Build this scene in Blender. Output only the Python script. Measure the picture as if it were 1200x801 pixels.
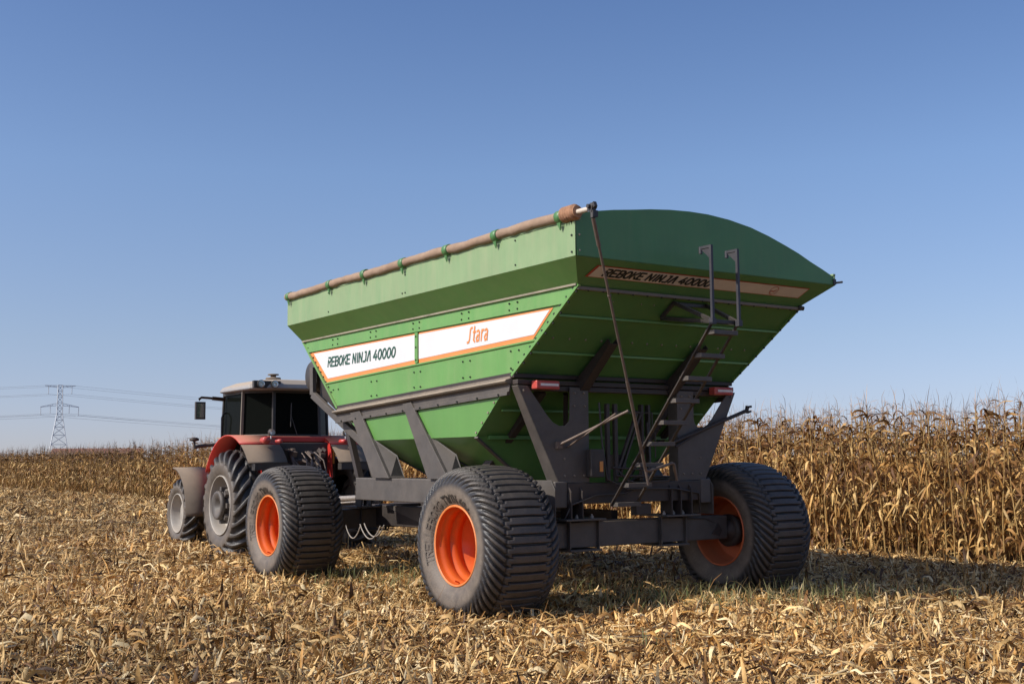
import bpy, math, random
import numpy as np
from math import radians as R, sin, cos, pi
from mathutils import Vector, Matrix

for o in list(bpy.data.objects): bpy.data.objects.remove(o)
sc = bpy.context.scene
COL = sc.collection

# ------------------------------------------------------------------ camera
YAW, PIT, ROLL, CAMZ = R(34.3356), R(5.7518), R(-0.4812), 1.6
Fh = Vector((sin(YAW), cos(YAW), 0)); Rt = Vector((cos(YAW), -sin(YAW), 0)); Zz = Vector((0, 0, 1))
FW = cos(PIT)*Fh + sin(PIT)*Zz; UP = -sin(PIT)*Fh + cos(PIT)*Zz
R2 = cos(ROLL)*Rt + sin(ROLL)*UP; U2 = cos(ROLL)*UP - sin(ROLL)*Rt
cd = bpy.data.cameras.new('camera'); cam = bpy.data.objects.new('camera', cd); COL.objects.link(cam)
cd.sensor_width = 36; cd.lens = 36*1362.53/1200; cd.clip_start = 0.1; cd.clip_end = 20000
M = Matrix.Identity(4)
for i in range(3): M[i][0] = R2[i]; M[i][1] = U2[i]; M[i][2] = -FW[i]
M[2][3] = CAMZ
cam.matrix_world = M
sc.camera = cam

# ------------------------------------------------------------------ sky, sun, exposure
SUN_EL = R(37); SUN_AZ = R(-80.7)         # azimuth from +Y towards +X
w = bpy.data.worlds.new('World'); sc.world = w; w.use_nodes = True
nt = w.node_tree; bg = nt.nodes['Background']
sky = nt.nodes.new('ShaderNodeTexSky'); sky.sky_type = 'NISHITA'; sky.sun_disc = False
sky.sun_elevation = SUN_EL; sky.sun_rotation = SUN_AZ
sky.altitude = 300; sky.air_density = 1.0; sky.dust_density = 2.2; sky.ozone_density = 3.2
# the horizon band is read a little higher up and tinted towards blue, as the clear dry-season sky looks
tc = nt.nodes.new('ShaderNodeTexCoord'); mp = nt.nodes.new('ShaderNodeVectorMath'); mp.operation = 'MULTIPLY_ADD'
mp.inputs[1].default_value = (1, 1, 1.15); mp.inputs[2].default_value = (0, 0, 0.055); nt.links.new(tc.outputs['Generated'], mp.inputs[0])
nm = nt.nodes.new('ShaderNodeVectorMath'); nm.operation = 'NORMALIZE'; nt.links.new(mp.outputs[0], nm.inputs[0]); nt.links.new(nm.outputs[0], sky.inputs[0])
# thin dust near the horizon warms and pales the sky, overhead it stays a deeper blue
sx = nt.nodes.new('ShaderNodeSeparateXYZ'); nt.links.new(tc.outputs['Generated'], sx.inputs[0])
mr = nt.nodes.new('ShaderNodeMapRange'); mr.inputs[1].default_value = 0.0; mr.inputs[2].default_value = 0.4; nt.links.new(sx.outputs[2], mr.inputs[0])
rp_ = nt.nodes.new('ShaderNodeValToRGB'); el = rp_.color_ramp.elements; nt.links.new(mr.outputs[0], rp_.inputs[0])
el[0].position = 0.0; el[0].color = (0.91, 0.735, 0.77, 1)
el[1].position = 1.0; el[1].color = (0.615, 0.685, 0.815, 1)
for p_, c_ in ((0.25, (0.88, 0.775, 0.76)), (0.6, (0.83, 0.83, 0.87))):
    e_ = el.new(p_); e_.color = (*c_, 1)
tn = nt.nodes.new('ShaderNodeVectorMath'); tn.operation = 'MULTIPLY'; nt.links.new(sky.outputs[0], tn.inputs[0]); nt.links.new(rp_.outputs[0], tn.inputs[1])
nt.links.new(tn.outputs[0], bg.inputs[0]); bg.inputs[1].default_value = 0.195
sd = bpy.data.lights.new('sun', 'SUN'); sun = bpy.data.objects.new('sun', sd); COL.objects.link(sun)
sd.energy = 4.7; sd.angle = R(0.53); sd.color = (1.0, 0.94, 0.84)
S = Vector((sin(SUN_AZ)*cos(SUN_EL), cos(SUN_AZ)*cos(SUN_EL), sin(SUN_EL)))
sun.rotation_euler = S.to_track_quat('Z', 'Y').to_euler(); sun.location = (-20, 10, 30)
sc.view_settings.view_transform = 'Standard'; sc.view_settings.look = 'None'
sc.view_settings.exposure = 0.0; sc.view_settings.gamma = 1.0
sc.render.engine = 'CYCLES'

# ------------------------------------------------------------------ materials
def mat(name, color, rough=0.6, metallic=0.0, var=0.25, scale=4.0, dust=0.0, dust_col=(0.30, 0.21, 0.13),
        bump=0.0, bscale=60.0, spec=0.5, coat=0.0, up=0.0, streak=0.0):
    m = bpy.data.materials.new(name); m.use_nodes = True; n = m.node_tree; N = n.nodes; L = n.links
    b = N['Principled BSDF']; b.inputs['Roughness'].default_value = rough; b.inputs['Metallic'].default_value = metallic
    b.inputs['Specular IOR Level'].default_value = spec; b.inputs['Coat Weight'].default_value = coat
    tc = N.new('ShaderNodeTexCoord'); vec = tc.outputs['Object']
    no = N.new('ShaderNodeTexNoise'); no.inputs['Scale'].default_value = scale; no.inputs['Detail'].default_value = 9; no.inputs['Roughness'].default_value = 0.65
    L.new(vec, no.inputs['Vector'])
    rmp = N.new('ShaderNodeMapRange'); rmp.inputs[1].default_value = 0.3; rmp.inputs[2].default_value = 0.7
    rmp.inputs[3].default_value = 1-var; rmp.inputs[4].default_value = 1+var
    L.new(no.outputs['Fac'], rmp.inputs[0])
    mul = N.new('ShaderNodeVectorMath'); mul.operation = 'SCALE'; mul.inputs[0].default_value = color[:3]
    L.new(rmp.outputs[0], mul.inputs['Scale'])
    out = mul.outputs[0]
    if dust > 0 or up > 0:
        n2 = N.new('ShaderNodeTexNoise'); n2.inputs['Scale'].default_value = 1.7; n2.inputs['Detail'].default_value = 12; n2.inputs['Roughness'].default_value = 0.72
        if streak > 0:
            mp = N.new('ShaderNodeMapping'); mp.inputs['Scale'].default_value = (5, 5, 0.6); L.new(vec, mp.inputs[0]); L.new(mp.outputs[0], n2.inputs['Vector'])
        else: L.new(vec, n2.inputs['Vector'])
        r2 = N.new('ShaderNodeMapRange'); r2.inputs[1].default_value = 0.35; r2.inputs[2].default_value = 0.75
        r2.inputs[3].default_value = dust*0.45; r2.inputs[4].default_value = min(1, dust*1.6)
        L.new(n2.outputs['Fac'], r2.inputs[0]); fac = r2.outputs[0]
        if up > 0:
            ge = N.new('ShaderNodeNewGeometry'); sp = N.new('ShaderNodeSeparateXYZ'); L.new(ge.outputs['Normal'], sp.inputs[0])
            mu = N.new('ShaderNodeMapRange'); mu.inputs[1].default_value = 0.2; mu.inputs[2].default_value = 1.0; mu.inputs[3].default_value = 0; mu.inputs[4].default_value = up
            L.new(sp.outputs[2], mu.inputs[0])
            ad = N.new('ShaderNodeMath'); ad.operation = 'ADD'; ad.use_clamp = True; L.new(fac, ad.inputs[0]); L.new(mu.outputs[0], ad.inputs[1]); fac = ad.outputs[0]
        mx = N.new('ShaderNodeMix'); mx.data_type = 'RGBA'; L.new(fac, mx.inputs[0]); L.new(out, mx.inputs[6]); mx.inputs[7].default_value = (*dust_col, 1)
        out = mx.outputs[2]
        rr = N.new('ShaderNodeMapRange'); rr.inputs[3].default_value = rough; rr.inputs[4].default_value = min(1, rough+0.45); L.new(fac, rr.inputs[0]); L.new(rr.outputs[0], b.inputs['Roughness'])
    L.new(out, b.inputs['Base Color'])
    if bump > 0:
        nb = N.new('ShaderNodeTexNoise'); nb.inputs['Scale'].default_value = bscale; nb.inputs['Detail'].default_value = 4; L.new(vec, nb.inputs['Vector'])
        bp = N.new('ShaderNodeBump'); bp.inputs['Strength'].default_value = bump; bp.inputs['Distance'].default_value = 0.01
        L.new(nb.outputs['Fac'], bp.inputs['Height']); L.new(bp.outputs[0], b.inputs['Normal'])
    return m

def plant_mat(name, attr='tint', trans=0.25, rough=0.6):
    m = bpy.data.materials.new(name); m.use_nodes = True; n = m.node_tree; N = n.nodes; L = n.links
    b = N['Principled BSDF']; b.inputs['Roughness'].default_value = rough; b.inputs['Specular IOR Level'].default_value = 0.35
    a = N.new('ShaderNodeAttribute'); a.attribute_name = attr
    tc = N.new('ShaderNodeTexCoord'); no = N.new('ShaderNodeTexNoise'); no.inputs['Scale'].default_value = 25; no.inputs['Detail'].default_value = 3
    L.new(tc.outputs['Object'], no.inputs['Vector'])
    mr = N.new('ShaderNodeMapRange'); mr.inputs[1].default_value = .3; mr.inputs[2].default_value = .7; mr.inputs[3].default_value = .78; mr.inputs[4].default_value = 1.2; L.new(no.outputs['Fac'], mr.inputs[0])
    sc_ = N.new('ShaderNodeVectorMath'); sc_.operation = 'SCALE'; L.new(a.outputs['Color'], sc_.inputs[0]); L.new(mr.outputs[0], sc_.inputs['Scale'])
    L.new(sc_.outputs[0], b.inputs['Base Color'])
    if trans > 0:
        t = N.new('ShaderNodeBsdfTranslucent'); L.new(sc_.outputs[0], t.inputs['Color'])
        mx = N.new('ShaderNodeMixShader'); mx.inputs[0].default_value = trans
        L.new(b.outputs[0], mx.inputs[1]); L.new(t.outputs[0], mx.inputs[2]); L.new(mx.outputs[0], N['Material Output'].inputs['Surface'])
    return m

DUST = (0.33, 0.23, 0.145)
MT = dict(
 green=mat('green_paint', (0.095, 0.275, 0.060), 0.38, 0, 0.10, 1.6, dust=0.13, dust_col=(0.42, 0.36, 0.22), spec=0.45, up=0.4, bump=0.35, bscale=2.2, streak=1),
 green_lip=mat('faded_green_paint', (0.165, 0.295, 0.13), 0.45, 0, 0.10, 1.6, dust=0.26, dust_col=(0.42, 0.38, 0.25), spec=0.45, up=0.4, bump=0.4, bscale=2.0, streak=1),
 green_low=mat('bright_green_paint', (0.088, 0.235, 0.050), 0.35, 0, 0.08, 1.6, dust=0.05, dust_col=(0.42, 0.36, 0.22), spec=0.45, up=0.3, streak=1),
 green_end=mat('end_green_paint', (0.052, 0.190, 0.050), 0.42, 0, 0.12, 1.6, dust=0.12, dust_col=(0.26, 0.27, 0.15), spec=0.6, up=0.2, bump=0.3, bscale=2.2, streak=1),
 frame=mat('dark_grey_paint', (0.045, 0.042, 0.041), 0.45, 0, 0.3, 6, dust=0.30, dust_col=(0.185, 0.15, 0.12), up=0.40, bump=0.15, bscale=40),
 frame_dark=mat('charcoal_paint', (0.018, 0.016, 0.016), 0.5, 0, 0.3, 6, dust=0.20, dust_col=(0.13, 0.09, 0.07), up=0.28, bump=0.15, bscale=40),
 rail=mat('dusty_brown_rail', (0.09, 0.08, 0.07), 0.5, 0, 0.2, 6, dust=0.4, dust_col=(0.34, 0.27, 0.20), up=0.6),
 blue_pole=mat('blue_grey_steel', (0.022, 0.027, 0.042), 0.45, 0.2, 0.15, 6, dust=0.15, dust_col=(0.25, 0.2, 0.16)),
 steel=mat('worn_steel', (0.42, 0.38, 0.34), 0.42, 0.6, 0.25, 20, dust=0.35, dust_col=(0.30, 0.22, 0.15)),
 rod=mat('rusty_rod', (0.10, 0.08, 0.075), 0.5, 0.3, 0.3, 12, dust=0.3, dust_col=(0.33, 0.24, 0.17)),
 bolt=mat('dark_bolt', (0.03, 0.035, 0.03), 0.5, 0.3),
 bolt_dust=mat('dusty_bolt', (0.28, 0.24, 0.18), 0.6, 0.1),
 rubber=None,
 orange=mat('orange_rim_paint', (0.62, 0.082, 0.004), 0.33, 0, 0.12, 5, dust=0.07, dust_col=(0.45, 0.25, 0.10), spec=0.5, up=0.12),
 orange_dusty=mat('dusty_orange_rim_paint', (0.55, 0.085, 0.012), 0.4, 0, 0.12, 5, dust=0.3, dust_col=(0.36, 0.18, 0.10), spec=0.5, up=0.15),
 hub=mat('greasy_hub', (0.03, 0.026, 0.024), 0.5, 0.2, 0.3, 12, dust=0.25, dust_col=(0.16, 0.10, 0.07)),
 grey_rim=mat('silver_grey_rim', (0.34, 0.33, 0.31), 0.5, 0.1, 0.15, 6, dust=0.4, dust_col=(0.34, 0.26, 0.18)),
 white=mat('white_decal', (0.64, 0.64, 0.64), 0.4, 0, 0.04, 3, dust=0.03),
 white_dusty=mat('dusty_cream_decal', (0.62, 0.55, 0.47), 0.45, 0, 0.06, 3, dust=0.3, dust_col=(0.46, 0.36, 0.27)),
 ltr_green=mat('dark_green_lettering', (0.016, 0.075, 0.05), 0.5, var=0.05),
 ltr_black=mat('black_lettering', (0.012, 0.014, 0.012), 0.5, var=0.05),
 ltr_orange=mat('orange_decal', (0.75, 0.235, 0.06), 0.45, var=0.06),
 ltr_red=mat('brick_red_decal', (0.42, 0.055, 0.025), 0.5, var=0.05),
 tarp=mat('dusty_tarp_cloth', (0.33, 0.235, 0.165), 0.85, 0, 0.18, 5, dust=0.35, dust_col=(0.24, 0.14, 0.09), bump=0.9, bscale=9, up=0.1),
 tarp_end=mat('rusty_brown_tarp_end', (0.36, 0.19, 0.11), 0.9, 0, 0.25, 14, bump=0.6, bscale=25),
 tail_red=mat('red_lens', (0.50, 0.02, 0.02), 0.3, dust=0.25, dust_col=(0.35, 0.2, 0.15)),
 tail_white=mat('white_lens', (0.8, 0.74, 0.72), 0.3, dust=0.1),
 amber=mat('amber_reflector', (0.8, 0.30, 0.05), 0.3, dust=0.2),
 tred=mat('red_tractor_paint', (0.55, 0.018, 0.018), 0.35, 0, 0.1, 4, dust=0.12, dust_col=(0.36, 0.23, 0.14), up=0.65),
 troof=mat('cab_roof_grey', (0.23, 0.24, 0.26), 0.5, 0, 0.12, 4, dust=0.22, dust_col=(0.42, 0.33, 0.24), up=0.8),
 fenderdust=mat('dust_caked_fender', (0.075, 0.062, 0.052), 0.8, 0, 0.25, 6, dust=0.35, dust_col=(0.25, 0.185, 0.13), up=0.7),
 black=mat('black_plastic', (0.022, 0.022, 0.024), 0.45, 0, 0.2, 8, dust=0.12, dust_col=(0.2, 0.15, 0.11), up=0.25),
 mirror=mat('mirror_glass', (0.55, 0.58, 0.62), 0.12, 0.9, 0.03),
 lamp=mat('lamp_glass', (0.75, 0.76, 0.76), 0.15, 0.5, 0.05),
 hose=mat('dusty_hose', (0.30, 0.26, 0.22), 0.6, 0, 0.15),
 galv=mat('galvanised_steel', (0.50, 0.52, 0.55), 0.6, 0.2, 0.1),
 wire=mat('aluminium_conductor', (0.42, 0.43, 0.45), 0.6, 0.2, 0.05),
 rust=mat('rusty_red_roofing', (0.24, 0.095, 0.055), 0.9, 0, 0.2, 0.3),
)
def glass_mat():
    m = bpy.data.materials.new('dark_tinted_glass'); m.use_nodes = True; n = m.node_tree; N = n.nodes; L = n.links
    b = N['Principled BSDF']; b.inputs['Base Color'].default_value = (0.006, 0.007, 0.006, 1); b.inputs['Roughness'].default_value = 0.08; b.inputs['Specular IOR Level'].default_value = 0.05; b.inputs['IOR'].default_value = 1.12
    t = N.new('ShaderNodeBsdfTransparent'); t.inputs[0].default_value = (0.5, 0.5, 0.45, 1); mx = N.new('ShaderNodeMixShader'); mx.inputs[0].default_value = 0.04
    L.new(b.outputs[0], mx.inputs[1]); L.new(t.outputs[0], mx.inputs[2]); L.new(mx.outputs[0], N['Material Output'].inputs['Surface'])
    return m
MT['glass'] = glass_mat()
def rubber_mat():
    # dust sits on the sidewall face and in the lug bottoms; lug flanks stay black
    m = bpy.data.materials.new('dusty_rubber'); m.use_nodes = True; n = m.node_tree; N = n.nodes; L = n.links
    b = N['Principled BSDF']; b.inputs['Roughness'].default_value = 0.55
    tc = N.new('ShaderNodeTexCoord'); at = N.new('ShaderNodeAttribute'); at.attribute_name = 'dust'
    no = N.new('ShaderNodeTexNoise'); no.inputs['Scale'].default_value = 7; no.inputs['Detail'].default_value = 12; no.inputs['Roughness'].default_value = .7
    L.new(tc.outputs['Object'], no.inputs['Vector'])
    mr = N.new('ShaderNodeMapRange'); mr.inputs[1].default_value = .3; mr.inputs[2].default_value = .7; mr.inputs[3].default_value = .45; mr.inputs[4].default_value = 1.25; L.new(no.outputs['Fac'], mr.inputs[0])
    mu = N.new('ShaderNodeMath'); mu.operation = 'MULTIPLY'; mu.use_clamp = True; L.new(at.outputs['Fac'], mu.inputs[0]); L.new(mr.outputs[0], mu.inputs[1])
    mx = N.new('ShaderNodeMix'); mx.data_type = 'RGBA'; mx.inputs[6].default_value = (0.018, 0.017, 0.018, 1); mx.inputs[7].default_value = (0.26, 0.205, 0.155, 1)
    L.new(mu.outputs[0], mx.inputs[0]); L.new(mx.outputs[2], b.inputs['Base Color'])
    nb = N.new('ShaderNodeTexNoise'); nb.inputs['Scale'].default_value = 60; nb.inputs['Detail'].default_value = 5; L.new(tc.outputs['Object'], nb.inputs['Vector'])
    bp = N.new('ShaderNodeBump'); bp.inputs['Strength'].default_value = .35; bp.inputs['Distance'].default_value = .01; L.new(nb.outputs['Fac'], bp.inputs['Height']); L.new(bp.outputs[0], b.inputs['Normal'])
    ro = N.new('ShaderNodeMapRange'); ro.inputs[3].default_value = .42; ro.inputs[4].default_value = .85; L.new(mu.outputs[0], ro.inputs[0]); L.new(ro.outputs[0], b.inputs['Roughness'])
    return m
MT['rubber'] = rubber_mat()
MT['leaf'] = plant_mat('dry_corn_leaf', trans=0.14)
MT['stalk'] = plant_mat('dry_corn_stalk', trans=0.0)
MT['residue'] = plant_mat('corn_residue_husk', trans=0.12)
MT['grass'] = plant_mat('weed_blade', trans=0.3)

# ------------------------------------------------------------------ geometry builder
V = Vector
class B:
    def __init__(s): s.v = []; s.f = []; s.sm = []; s.mi = []; s.cur = 0
    def add(s, vs, fs, smooth=False):
        k = len(s.v); s.v += [tuple(p) for p in vs]
        for f in fs: s.f.append(tuple(i+k for i in f)); s.sm.append(smooth); s.mi.append(s.cur)
        return s
    def box(s, c, size, rz=0.0, rx=0.0, ry=0.0):
        m = Matrix.Rotation(rz, 3, 'Z') @ Matrix.Rotation(ry, 3, 'Y') @ Matrix.Rotation(rx, 3, 'X')
        vs = [V(c)+m@V((x*size[0]/2, y*size[1]/2, z*size[2]/2)) for x in (-1, 1) for y in (-1, 1) for z in (-1, 1)]
        return s.add(vs, [(0,1,3,2),(4,6,7,5),(0,4,5,1),(2,3,7,6),(0,2,6,4),(1,5,7,3)])
    def bb(s, x0, x1, y0, y1, z0, z1): return s.box(((x0+x1)/2, (y0+y1)/2, (z0+z1)/2), (abs(x1-x0), abs(y1-y0), abs(z1-z0)))
    def beam(s, p0, p1, w_, h, up=(0, 0, 1)):
        p0 = V(p0); p1 = V(p1); d = (p1-p0).normalized(); a = d.cross(V(up)).normalized(); b = a.cross(d).normalized()
        vs = [p+a*(i*w_/2)+b*(j*h/2) for p in (p0, p1) for i in (-1, 1) for j in (-1, 1)]
        return s.add(vs, [(0,1,3,2),(4,6,7,5),(0,4,5,1),(2,3,7,6),(0,2,6,4),(1,5,7,3)])
    def plate(s, pts, off):
        n = len(pts); off = V(off); vs = [V(p) for p in pts]+[V(p)+off for p in pts]
        return s.add(vs, [tuple(range(n)), tuple(range(2*n-1, n-1, -1))]+[(i, n+i, n+(i+1) % n, (i+1) % n) for i in range(n)])
    def tube(s, pts, r, n=10, caps=True):
        pts = [V(p) for p in pts]; rr = r if isinstance(r, (list, tuple)) else [r]*len(pts); vs = []
        ref = V((0, 0, 1)); d0 = (pts[-1]-pts[0]).normalized()
        if abs(d0.z) > .9: ref = V((0, 1, 0))
        for i, p in enumerate(pts):
            d = (pts[min(i+1, len(pts)-1)]-pts[max(i-1, 0)]).normalized(); a = d.cross(ref).normalized(); b = a.cross(d)
            vs += [p+(a*cos(2*pi*k/n)+b*sin(2*pi*k/n))*rr[i] for k in range(n)]
        fs = [(i*n+k, i*n+(k+1) % n, (i+1)*n+(k+1) % n, (i+1)*n+k) for i in range(len(pts)-1) for k in range(n)]
        s.add(vs, fs, True)
        if caps: s.add(vs[:n], [tuple(range(n))[::-1]]); s.add(vs[-n:], [tuple(range(n))])
        return s
    def lathe(s, prof, c=(0, 0, 0), n=64, axis='X', smooth=True):
        vs = []
        for (x, r) in prof:
            for k in range(n):
                t = 2*pi*k/n; p = (x, r*cos(t), r*sin(t))
                if axis == 'Z': p = (p[1], p[2], p[0])
                if axis == 'Y': p = (p[1], p[0], p[2])
                vs.append(V(c)+V(p))
        fs = [(i*n+k, i*n+(k+1) % n, (i+1)*n+(k+1) % n, (i+1)*n+k) for i in range(len(prof)-1) for k in range(n)]
        return s.add(vs, fs, smooth)
    def bolt(s, p, nrm, r=0.014, h=0.010):
        p = V(p); nrm = V(nrm).normalized(); a = nrm.orthogonal().normalized(); b = nrm.cross(a); n = 6
        vs = [p+(a*cos(2*pi*k/n)+b*sin(2*pi*k/n))*r for k in range(n)]+[p+nrm*h+(a*cos(2*pi*k/n)+b*sin(2*pi*k/n))*r*.8 for k in range(n)]
        return s.add(vs, [tuple(range(n, 2*n))]+[(k, (k+1) % n, n+(k+1) % n, n+k) for k in range(n)])
    def split(s, gap=.03):
        n = len(s.v); par = list(range(n))
        def fd(i):
            while par[i] != i: par[i] = par[par[i]]; i = par[i]
            return i
        for f in s.f:
            r = fd(f[0])
            for i in f[1:]: par[fd(i)] = r
        comp = {}
        for fi, f in enumerate(s.f): comp.setdefault(fd(f[0]), []).append(fi)
        bx = []
        for fl in comp.values():
            vs = [s.v[i] for fi in fl for i in s.f[fi]]
            bx.append([[min(c[k] for c in vs) for k in range(3)], [max(c[k] for c in vs) for k in range(3)], fl])
        ch = True
        while ch:
            ch = False
            for i in range(len(bx)):
                for j in range(i+1, len(bx)):
                    a, b = bx[i], bx[j]
                    if all(a[0][k]-gap <= b[1][k] and b[0][k]-gap <= a[1][k] for k in range(3)):
                        bx[i] = [[min(a[0][k], b[0][k]) for k in range(3)], [max(a[1][k], b[1][k]) for k in range(3)], a[2]+b[2]]; bx.pop(j); ch = True; break
                if ch: break
        out = []
        for _, _, fl in bx:
            nb = B(); mp = {}
            for fi in fl:
                for i in s.f[fi]:
                    if i not in mp: mp[i] = len(nb.v); nb.v.append(s.v[i])
                nb.f.append(tuple(mp[i] for i in s.f[fi])); nb.sm.append(s.sm[fi]); nb.mi.append(s.mi[fi])
            out.append(nb)
        return out
    def build(s, name, mats, parent=None, origin=None, bevel=0.0, mesh_only=False, nosplit=False):
        if parent is not None and not mesh_only and not nosplit and origin is None and len(s.v) < 1500 and name not in ('bolt_row', 'lettering', 'emblem', 'decal', 'slope_panel', 'hitch_linkage', 'gate_linkage', 'tower_body', 'cross_arm', 'lower_hopper', 'hub'):
            pcs = s.split()
            if len(pcs) > 1: return [p.build(name, mats, parent, None, bevel, nosplit=True) for p in pcs][0]
        if not isinstance(mats, (list, tuple)): mats = [mats]
        o = V(origin) if origin is not None else V((0, 0, 0))
        po = V(parent['_o']) if parent is not None else V((0, 0, 0))
        me = bpy.data.meshes.new(name); me.from_pydata([V(p)-o for p in s.v] if origin is not None else [V(p)-po for p in s.v], [], s.f)
        me.polygons.foreach_set('use_smooth', s.sm); me.polygons.foreach_set('material_index', s.mi)
        for m in mats: me.materials.append(MT[m] if isinstance(m, str) else m)
        me.update()
        if mesh_only: return me
        ob = bpy.data.objects.new(name, me); COL.objects.link(ob)
        if parent is not None:
            ob.parent = parent
            if origin is not None: ob.location = o-po; ob['_o'] = tuple(o)
            else: ob['_o'] = tuple(po)
        else:
            ob.location = o; ob['_o'] = tuple(o)
        if bevel > 0:
            md = ob.modifiers.new('bevel', 'BEVEL'); md.width = bevel; md.segments = 2; md.limit_method = 'ANGLE'; md.angle_limit = R(40); md.harden_normals = False
        return ob

def empty(name, loc, label=None, cat=None, group=None):
    o = bpy.data.objects.new(name, None); COL.objects.link(o); o.location = loc; o['_o'] = tuple(loc)
    o.empty_display_size = 0.3
    return tag(o, label, cat, group)
def tag(o, label=None, cat=None, group=None, kind=None):
    if label: o['label'] = label
    if cat: o['category'] = cat
    if group: o['group'] = group
    if kind: o['kind'] = kind
    return o

# ------------------------------------------------------------------ stroke lettering
def arc(cx, cy, rx, ry, a0, a1, n=8): return [(cx+rx*cos(R(a0+(a1-a0)*i/n)), cy+ry*sin(R(a0+(a1-a0)*i/n))) for i in range(n+1)]
GL = {
 'R': [[(0, 0), (0, .74)], [(0, 1), (.38, 1)]+arc(.38, .76, .2, .24, 90, -90, 5)+[(.2, .52)], [(.3, .5), (.58, 0)]],
 'E': [[(.58, 1), (0, 1), (0, 0), (.58, 0)], [(0, .5), (.5, .5)]],
 'B': [[(0, 0), (0, 1), (.38, 1)]+arc(.38, .76, .18, .24, 90, -90, 5)+[(0, .52)], [(.38, .52)]+arc(.4, .26, .2, .26, 90, -90, 5)+[(0, 0)]],
 'O': [arc(.32, .5, .32, .5, 0, 360, 16)], '0': [arc(.31, .5, .31, .5, 0, 360, 16)],
 'K': [[(0, 0), (0, 1)], [(.58, 1), (.2, .52)], [(.42, .3), (.6, 0)]],
 'N': [[(0, 0), (0, 1), (.56, 0), (.56, 1)]], 'I': [[(.1, 0), (.1, 1)]],
 'J': [[(.24, 1), (.48, 1), (.48, .2), (.36, 0), (0, 0)]],
 'A': [[(0, 0), (.28, 1), (.42, 1), (.62, 0)]],
 '4': [[(.5, 0), (.5, .55)], [(.42, 1), (0, .28), (.66, .28)]],
 'S': [[(.56, 1), (.2, 1), (.08, .8), (.2, .58), (.42, .44), (.5, .2), (.36, 0), (0, 0)]],
 'T': [[(0, 1), (.6, 1)], [(.3, 1), (.3, 0)]], 'W': [[(0, 1), (.18, 0), (.36, .8), (.54, 0), (.72, 1)]],
 'L': [[(0, 1), (0, 0), (.5, 0)]], 'G': [arc(.32, .5, .32, .5, 50, 330, 12)+[(.6, .45), (.36, .45)]],
 'M': [[(0, 0), (0, 1), (.3, .3), (.6, 1), (.6, 0)]],
 's1': [[(.62, 1), (.42, 1), (.32, .88), (.3, .2), (.2, .02), (-.02, 0)]],
 't': [[(.22, 1.05), (.22, .12), (.42, 0)], [(.05, .68), (.44, .68)]],
 'a': [[(.06, .7), (.32, .74), (.46, .62), (.46, 0)], [(.46, .4), (.2, .4), (.04, .22), (.16, 0), (.46, .06)]],
 'r': [[(.08, 0), (.08, .74)], [(.08, .52), (.2, .72), (.38, .72)]],
}
ADV = {'I': .46, 'O': .90, '0': .88, '4': .90, 'W': 1.0, 'M': .88, 'J': .80, 'N': .88, 'R': .84, 's1': .80, 't': .62, 'a': .76, 'r': .56, ' ': .42, 'L': .76}
def lettering(tokens, height, stroke, shear=0.0, xs=1.0):
    """list of (quad, width) in text space; x to the right"""
    x = 0; quads = []
    for t in tokens:
        for pl in GL.get(t, []):
            P = [((x+a)*xs*height, b*height) for a, b in pl]
            P = [(a+shear*b, b) for a, b in P]
            for (a, b) in zip(P[:-1], P[1:]):
                d = V((b[0]-a[0], b[1]-a[1])); l = d.length
                if l < 1e-6: continue
                d /= l; n = V((-d.y, d.x))*stroke/2; e = d*stroke*.38
                a_ = V(a)-e; b_ = V(b)+e
                quads.append([a_-n, b_-n, b_+n, a_+n])
        x += ADV.get(t, .82)
    return quads, x*xs*height
def put_letters(bld, quads, fn, nrm, lift=0.0):
    nrm = V(nrm).normalized()
    for i, q in enumerate(quads):
        off = nrm*(lift+0.0004*(i % 7))
        vs = [V(fn(*p))+off for p in q]
        if (vs[1]-vs[0]).cross(vs[2]-vs[0]).dot(nrm) < 0: vs = vs[::-1]
        bld.add(vs, [(0, 1, 2, 3)])

# ------------------------------------------------------------------ ground (real sheet to the horizon)
def ground_mat():
    m = bpy.data.materials.new('field_soil'); m.use_nodes = True; n = m.node_tree; N = n.nodes; L = n.links
    b = N['Principled BSDF']; b.inputs['Roughness'].default_value = 0.95; b.inputs['Specular IOR Level'].default_value = 0.1
    tc = N.new('ShaderNodeTexCoord')
    vo = N.new('ShaderNodeTexNoise'); vo.inputs['Scale'].default_value = 14; vo.inputs['Detail'].default_value = 8; vo.inputs['Roughness'].default_value = .75; L.new(tc.outputs['Object'], vo.inputs['Vector'])
    cr = N.new('ShaderNodeValToRGB'); L.new(vo.outputs['Fac'], cr.inputs[0])
    cr.color_ramp.elements[0].position = .36; cr.color_ramp.elements[0].color = (0.035, 0.021, 0.013, 1)
    cr.color_ramp.elements[1].position = .66; cr.color_ramp.elements[1].color = (0.16, 0.10, 0.05, 1)
    L.new(cr.outputs[0], b.inputs['Base Color'])
    bp = N.new('ShaderNodeBump'); bp.inputs['Strength'].default_value = 1; bp.inputs['Distance'].default_value = .05; L.new(vo.outputs['Fac'], bp.inputs['Height']); L.new(bp.outputs[0], b.inputs['Normal'])
    return m
g = B()
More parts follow.
